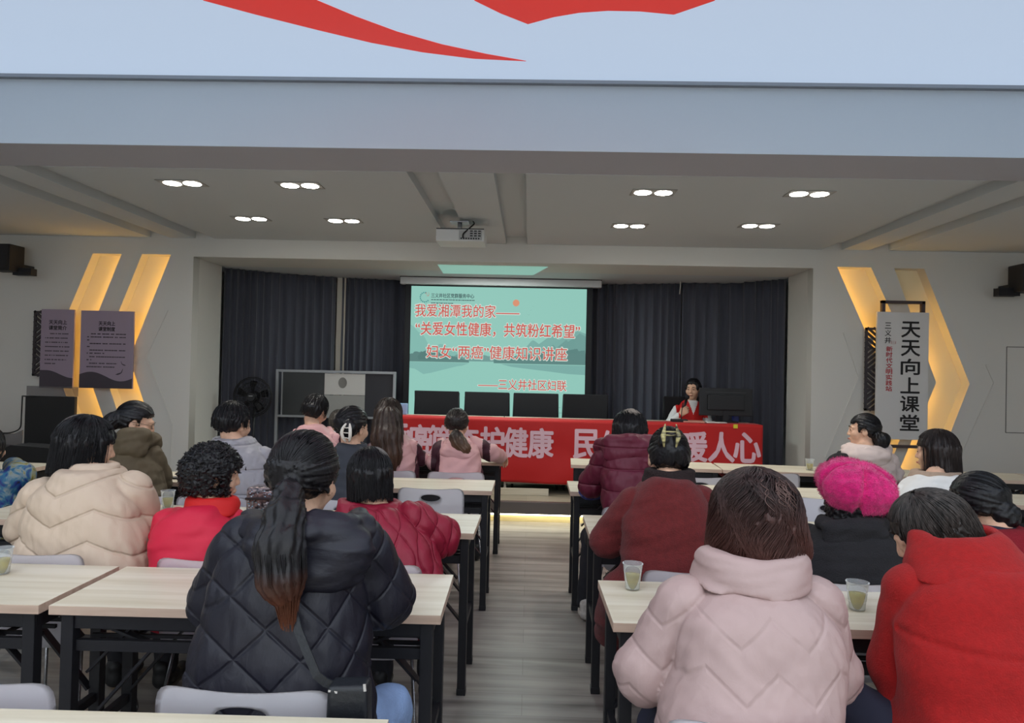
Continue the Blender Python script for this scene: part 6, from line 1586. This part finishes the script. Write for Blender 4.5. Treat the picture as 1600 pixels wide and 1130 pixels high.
for i, ch in enumerate('天天向上课堂'):
    zt = z1 - h * (.075 + .146 * i)
    obj('large_letter', los(text_bm(ch, x0 + w * .47, x0 + w * .83, zt - h * .122, zt, 6.7585, .020)), INK, sg)
for i, ch in enumerate('新时代文明实践站'):
    zt = z1 - h * (.272 + .0445 * i)
    obj('small_letter', los(text_bm(ch, x0 + w * .18, x0 + w * .30, zt - h * .039, zt, 6.7585, .022)), mat('sign_red', (170, 26, 36), rough=.6), sg)
for i, ch in enumerate('三义井'):
    zt = z1 - h * (.085 + .058 * i)
    obj('script_letter', los(text_bm(ch, x0 + w * .15, x0 + w * .27, zt - h * .046, zt, 6.7585, .018)), INK, sg)
bm = bmesh.new()
for a, b in (((.27, .232), (.36, .232)), ((.36, .232), (.36, .25)), ((.36, .25), (.27, .25)), ((.27, .25), (.27, .232)), ((.29, .241), (.34, .241))):
    bar(bm, (x0 + w * a[0], 6.7585, z1 - h * a[1]), (x0 + w * b[0], 6.7585, z1 - h * b[1]), .001, .004, up=(0, 1, 0))
obj('seal', los(bm), mat('seal_red', (180, 60, 60)), sg)

# ---------------------------------------------------------------- wall loudspeakers, black piano
SPKB = mat('speaker_black', (26, 26, 30), rough=.6)
def wall_speaker(x, z, s, label):
    o = thing('loudspeaker', label, 'loudspeaker', (x, 6.62, z))
    obj('cabinet', bbox((-.11, -.10, -.13), (.11, .10, .13), .012), SPKB, o)
    obj('grille', bbox((-.095, -.112, -.115), (.095, -.10, .115), .004), mat('speaker_grille', (40, 40, 44), rough=.8, bump=.8, bscale=300), o)
    bm = bmesh.new(); box(bm, (s * .05, .02, -.16), (s * .24, .10, -.09), .004); box(bm, (s * .05 - .03, .10, -.10), (s * .05 + .03, .279, -.04), .004); obj('bracket', bm, BLKM, o)
p = (-5.156, 6.550, 2.496); wall_speaker(p[0] - .03, p[2], 1, 'black loudspeaker on a wall bracket at the left edge, above the piano')
p = (4.668, 6.550, 2.485); wall_speaker(p[0] + .04, p[2], -1, 'black loudspeaker on the front wall at the right edge')

p = (-4.463, 6.300, 0.741)
pn = thing('piano', 'black piano under a black cloth with a square raised lid, left before the wall', 'piano', (p[0], 6.30, 0))
PB = mat('piano_black', (14, 14, 16), rough=.55, sheen=.1)
za, zb = 1.165, 0.723
ux0, ux1 = -4.696 - p[0], -4.227 - p[0]
bm = bmesh.new(); box(bm, (ux0, -.02, zb - .15), (ux1, .02, za), .006); obj('raised_lid', bm, PB, pn)
bm = bmesh.new(); x_l = -1.25; prof = [(x_l, 0), (ux1 + .05, 0), (ux1 + .05, zb - .02), (ux0 + .18, zb - .0), (ux0 + .05, zb + .005), (ux0 - .05, zb - .035), (ux0 - .16, zb - .062), (x_l, zb - .075)]
f = bm.faces.new([bm.verts.new((a, -.25, b)) for a, b in prof]); g = bmesh.ops.extrude_face_region(bm, geom=[f])
for v in [q for q in g['geom'] if isinstance(q, bmesh.types.BMVert)]: v.co.y += .60
bmesh.ops.triangulate(bm, faces=[q for q in bm.faces if len(q.verts) > 4]); bmesh.ops.recalc_face_normals(bm, faces=bm.faces[:]); obj('body', bm, PB, pn)
bm = bmesh.new(); tube(bm, round_path([(ux0 - .02, -.03, za), (ux0 - .025, -.03, zb + .13), (ux0 - .12, -.03, zb + .09), (-1.25, -.03, zb + .075)], .12, 8), .006, 6); tube(bm, [(ux0 - .02, -.03, za - .005), (ux0 + .1, -.03, za - .005)], .007, 6)
obj('lid_rim', bm, PB, pn)
bm = bmesh.new(); box(bm, (ux0 - .02, .02, za), (ux1 + .0, .028, za + .09)); obj('music_desk', bm, mat('smoked_acrylic', (96, 92, 96), rough=.1, alpha=.45), pn)
bm = bmesh.new(); pr2 = [(-1.25, zb - .07), (ux0 - .16, zb - .055), (ux0 - .03, zb - .02), (ux0 - .02, zb + .12), (ux0 - .10, zb + .085), (-1.25, zb + .07)]
bm.faces.new([bm.verts.new((a, -.01, b)) for a, b in pr2]); bmesh.ops.triangulate(bm, faces=bm.faces[:]); bmesh.ops.solidify(bm, geom=bm.faces[:], thickness=.006); bmesh.ops.recalc_face_normals(bm, faces=bm.faces[:])
obj('side_shield', bm, mat('smoked_acrylic', (96, 92, 96), rough=.1, alpha=.45), pn)

# ---------------------------------------------------------------- worn and carried things
def to_local(key, q):
    root, hc, Rh, sc = PERSONS[key]; return hc + Rh @ (np.array(q, float)) * sc
# magenta beret: gathered fluffy cap
root, hc, Rh, sc = PERSONS['beret']
bc = np.array((1.318, 2.780, 1.072)) - np.array(root.location)
def fb(p):
    q = p - bc
    q = q @ rot_m(0, -14, 8)
    a = np.arctan2(q[:, 0], q[:, 1]); rr_ = np.linalg.norm(q[:, :2], axis=1)
    d = s_ell(q, (0, 0, 0), (.150, .155, .098))
    d = smin(d, s_ell(q, (0, .0, -.055), (.118, .128, .055)), .03)
    d = d + .016 * np.exp(-(np.sin(a * 2.5 + .9) / .22) ** 2) * np.clip((rr_ - .02) / .05, 0, 1) - .0008 * waves(p, 77, .02, 4) - .004 * waves(p, 78, .11, 4)
    return np.maximum(d, -.085 - q[:, 2])
V, F = sdf_mesh(fb, bc - .2, bc + .2, .0055)
PKF = mat('magenta_fur', (222, 26, 120), rough=.95, sheen=.3, bump=.6, bscale=170, var=.2, vscale=40)
parts_ = [(V, F)]
r = np.random.default_rng(4); i = r.integers(0, len(V), 7000); nrm = V[i] - bc; nrm /= np.linalg.norm(nrm, axis=1, keepdims=True)
tt = np.linspace(0, 1, 4)[None, :, None]; P_ = V[i][:, None] + nrm[:, None] * tt * .005 + r.normal(size=(len(i), 1, 3)) * tt * .0025
parts_.append(strand_np(P_, .0006, .0003))
V, F = join_np(parts_); from_np('beret', V, F, PKF, root)

def off(key, q): return tuple(np.array(q) - np.array(PERSONS[key][0].location))
def claw(key, c, size, m, yaw=0, name='hair_clip', lab=None, n=5):
    root = PERSONS[key][0]; bm = bmesh.new(); w, d, h = size
    for s in (-1, 1):
        arc = [Vector((s * w * (.35 + .5 * math.sin(t)), -d * (.2 + .8 * math.sin(t)), h * (1 - 2 * t / PI))) for t in np.linspace(.0, PI, 9)]
        tube(bm, arc, [.004, .0075, .009, .0095, .010, .0095, .009, .0075, .004], 8)
    for k in range(n):
        z = h * (.6 - 1.2 * k / (n - 1)); tube(bm, [(-w * .75, -d * .85, z), (0, -d * 1.05, z * .9), (w * .75, -d * .85, z)], .0032, 6)
    M = Matrix.Translation(c) @ Matrix.Rotation(yaw, 4, 'Z')
    bmesh.ops.transform(bm, matrix=M, verts=bm.verts[:]); o = obj(name, bm, m, root)
    if lab: o['label'] = lab
claw('clawdark', off('clawdark', (-1.029, 3.905, 1.124)), (.034, .022, .052), mat('ivory_clip', (232, 226, 214), rough=.3), -.35, lab='ivory white claw clip', n=3)
CLAW2 = off('maroon', (0.582, 2.810, 1.245))
root = PERSONS['maroon'][0]; bm = bmesh.new()
for s in (-1, 1):
    a = Vector(CLAW2) + Vector((s * .024 - .006, -.020, -.040)); b = Vector(CLAW2) + Vector((s * .022, .004, .052))
    tube(bm, [a, (a + b) / 2 + Vector((s * .008, -.012, 0)), b], [.003, .011, .002], 8)
tube(bm, [Vector(CLAW2) + Vector((-.026, -.018, .008)), Vector(CLAW2) + Vector((.026, -.018, .008))], .004, 6)
tube(bm, [Vector(CLAW2) + Vector((-.024, -.014, .022)), Vector(CLAW2) + Vector((.024, -.014, .022))], .003, 6)
o = obj('hair_clip', bm, mat('striped_clip', (226, 214, 150), rough=.35, col2=(30, 28, 26), vscale=60, stretch=(.2, .2, 1)), root); o['label'] = 'pale yellow claw clip with dark stripes'
# blue print over-sleeve showing at the burgundy cuff
root = PERSONS['burgundy'][0]
a_, b_ = np.array(off('burgundy', (0.379, 4.120, 0.819))), np.array(off('burgundy', (0.451, 4.360, 0.748)))
V, F = sdf_mesh(lambda p: s_cap(p, a_ + (b_ - a_) * .12 + np.array([-.01, 0, -.012]), b_, .068, .050) - .002 * waves(p, 5, .06, 4), np.minimum(a_, b_) - .1, np.maximum(a_, b_) + .1, .008)
from_np('oversleeve', V, F, print_mat('blue_dot_print', [(24, 28, 70), (38, 48, 130), (60, 76, 170), (220, 224, 236)], 38), root)
# glasses of the bowed reader
root, hc, Rh, sc = PERSONS['olive']; bm = bmesh.new()
for s in (-1, 1):
    tube(bm, [Vector(to_local('olive', (s * .032 + .024 * math.cos(a), .100 - .01 * abs(math.cos(a)), .002 + .018 * math.sin(a)))) for a in np.linspace(0, 2 * PI, 17)], .0013, 5, cap=False)
    tube(bm, [Vector(to_local('olive', (s * .056, .094, .004))), Vector(to_local('olive', (s * .080, .0, .006)))], .0013, 5)
tube(bm, [Vector(to_local('olive', (-.008, .1, .004))), Vector(to_local('olive', (.008, .1, .004)))], .0013, 5)
obj('glasses', bm, mat('glasses_metal', (120, 110, 96), rough=.3, metal=.8), root)
# hair ties
def ring(key, c, rad, m, nrm, th=.006):
    bm = bmesh.new(); q = Vector(nrm).normalized().to_track_quat('Z', 'Y').to_matrix()
    tube(bm, [Vector(c) + q @ Vector((rad * math.cos(a), rad * math.sin(a), 0)) for a in np.linspace(0, 2 * PI, 25)], th, 6, cap=False); obj('hair_tie', bm, m, PERSONS[key][0])
ring('navy', off('navy', (-0.609, 1.765, 1.192)), .026, mat('tie_black', (22, 22, 24), rough=.6), (0, .9, .35))
ring('pinktail', off('pinktail', (-0.539, 5.110, 1.029)), .022, mat('tie_cream', (226, 214, 180), rough=.4), (0, .9, .4), .005)
ring('ponyright', off('ponyright', (2.562, 5.085, 1.076)), .030, mat('tie_yellow', (206, 188, 120), rough=.5), (-.8, .5, .2), .006)
# handbag hanging at the navy jacket's side, strap over the shoulder
BAG0 = (-0.383, 1.525, 0.670)
BAG_STRAP = [(-0.423, 1.530, 0.787), (-0.442, 1.535, 0.792), (-0.461, 1.535, 0.806), (-0.489, 1.550, 0.850), (-0.516, 1.565, 0.894), (-0.539, 1.582, 0.946), (-0.555, 1.598, 0.985)]
hb = thing('handbag', 'black leather handbag hanging at the side of the navy jacket', 'bag', BAG0)
LEA = mat('black_leather', (30, 33, 38), rough=.38, bump=.15, bscale=90)
bm = bmesh.new(); box(bm, (-.047, -.028, 0), (.047, .028, .13), .012, seg=3)
for v in bm.verts: v.co.x *= 1 - .10 * (v.co.z / .13); v.co.y += .004 * math.sin(v.co.x * 60)
obj('bag_body', bm, LEA, hb, True)
bm = bmesh.new()
for s in (-1, 1): bar(bm, (s * .020, -.0295, .050), (s * .015, -.0295, .062), .003, .004)
obj('white_stitch', bm, mat('stitch_white', (226, 224, 220)), hb)
bm = bmesh.new(); bar(bm, (-.040, -.029, .122), (-.020, -.029, .119), .004, .005); bar(bm, (.040, -.026, .122), (.038, -.026, .138), .004, .006); obj('buckle', bm, mat('buckle_silver', (196, 196, 200), metal=.9, rough=.25), hb)
B = Vector(BAG0)
def strip(pts, w, t=.004):
    bm = bmesh.new(); pts = [Vector(p) - B for p in pts]; ringl = []
    for i, p in enumerate(pts):
        d = (pts[min(i + 1, len(pts) - 1)] - pts[max(i - 1, 0)]).normalized(); s = d.cross(Vector((0, -1, 0))).normalized(); u = s.cross(d)
        ringl.append([bm.verts.new(p + s * a * w / 2 + u * b * t / 2) for a, b in ((-1, -1), (1, -1), (1, 1), (-1, 1))])
    for a, b in zip(ringl, ringl[1:]):
        for k in range(4): bm.faces.new((a[k], a[(k + 1) % 4], b[(k + 1) % 4], b[k]))
    bm.faces.new(ringl[0][::-1]); bm.faces.new(ringl[-1]); bmesh.ops.recalc_face_normals(bm, faces=bm.faces[:])
    return bm
obj('strap', strip(BAG_STRAP, .020), LEA, hb)
# sequinned backpack behind the red vest
sq = thing('backpack', 'sequinned dark backpack standing on the table by the light grey jacket', 'bag', ((-1.252, 3.251, 0.750)[0], 3.40, .7505))
sq.scale = (1, 1, .73)
SEQM = mat('sequins', (40, 44, 54), rough=.2, metal=.5, col2=(170, 150, 150), vscale=55)
bm = bmesh.new(); box(bm, (-.13, -.06, 0), (.13, .06, .20), .035, seg=4); obj('bag_body', bm, SEQM, sq, True)
bm = bmesh.new(); tube(bm, [(-.125, -.062, .125), (0, -.07, .13), (.125, -.062, .125)], .009, 8); tube(bm, round_path([(-.11, -.045, .16), (0, -.06, .195), (.11, -.045, .16)], .06), .006, 8); obj('piping', bm, mat('dark_piping', (44, 30, 34), rough=.6), sq)
r = random.Random(2); bm = bmesh.new()
for i in range(150):
    M = Matrix.Translation((r.uniform(-.115, .115), -.0615, r.uniform(.02, .18))) @ Euler((PI / 2 + r.uniform(-.5, .5), r.uniform(-.5, .5), 0)).to_matrix().to_4x4()
    rr_ = lathe(bm, [(.0005, 0), (.0042, .0006)], n=6); 
    for g_ in rr_:
        for v in g_: v.co = M @ v.co
tag(obj('sequins', bm, mat('bright_sequins', (206, 196, 204), rough=.2, metal=.4, col2=(96, 150, 170), vscale=40), sq), kind='stuff')
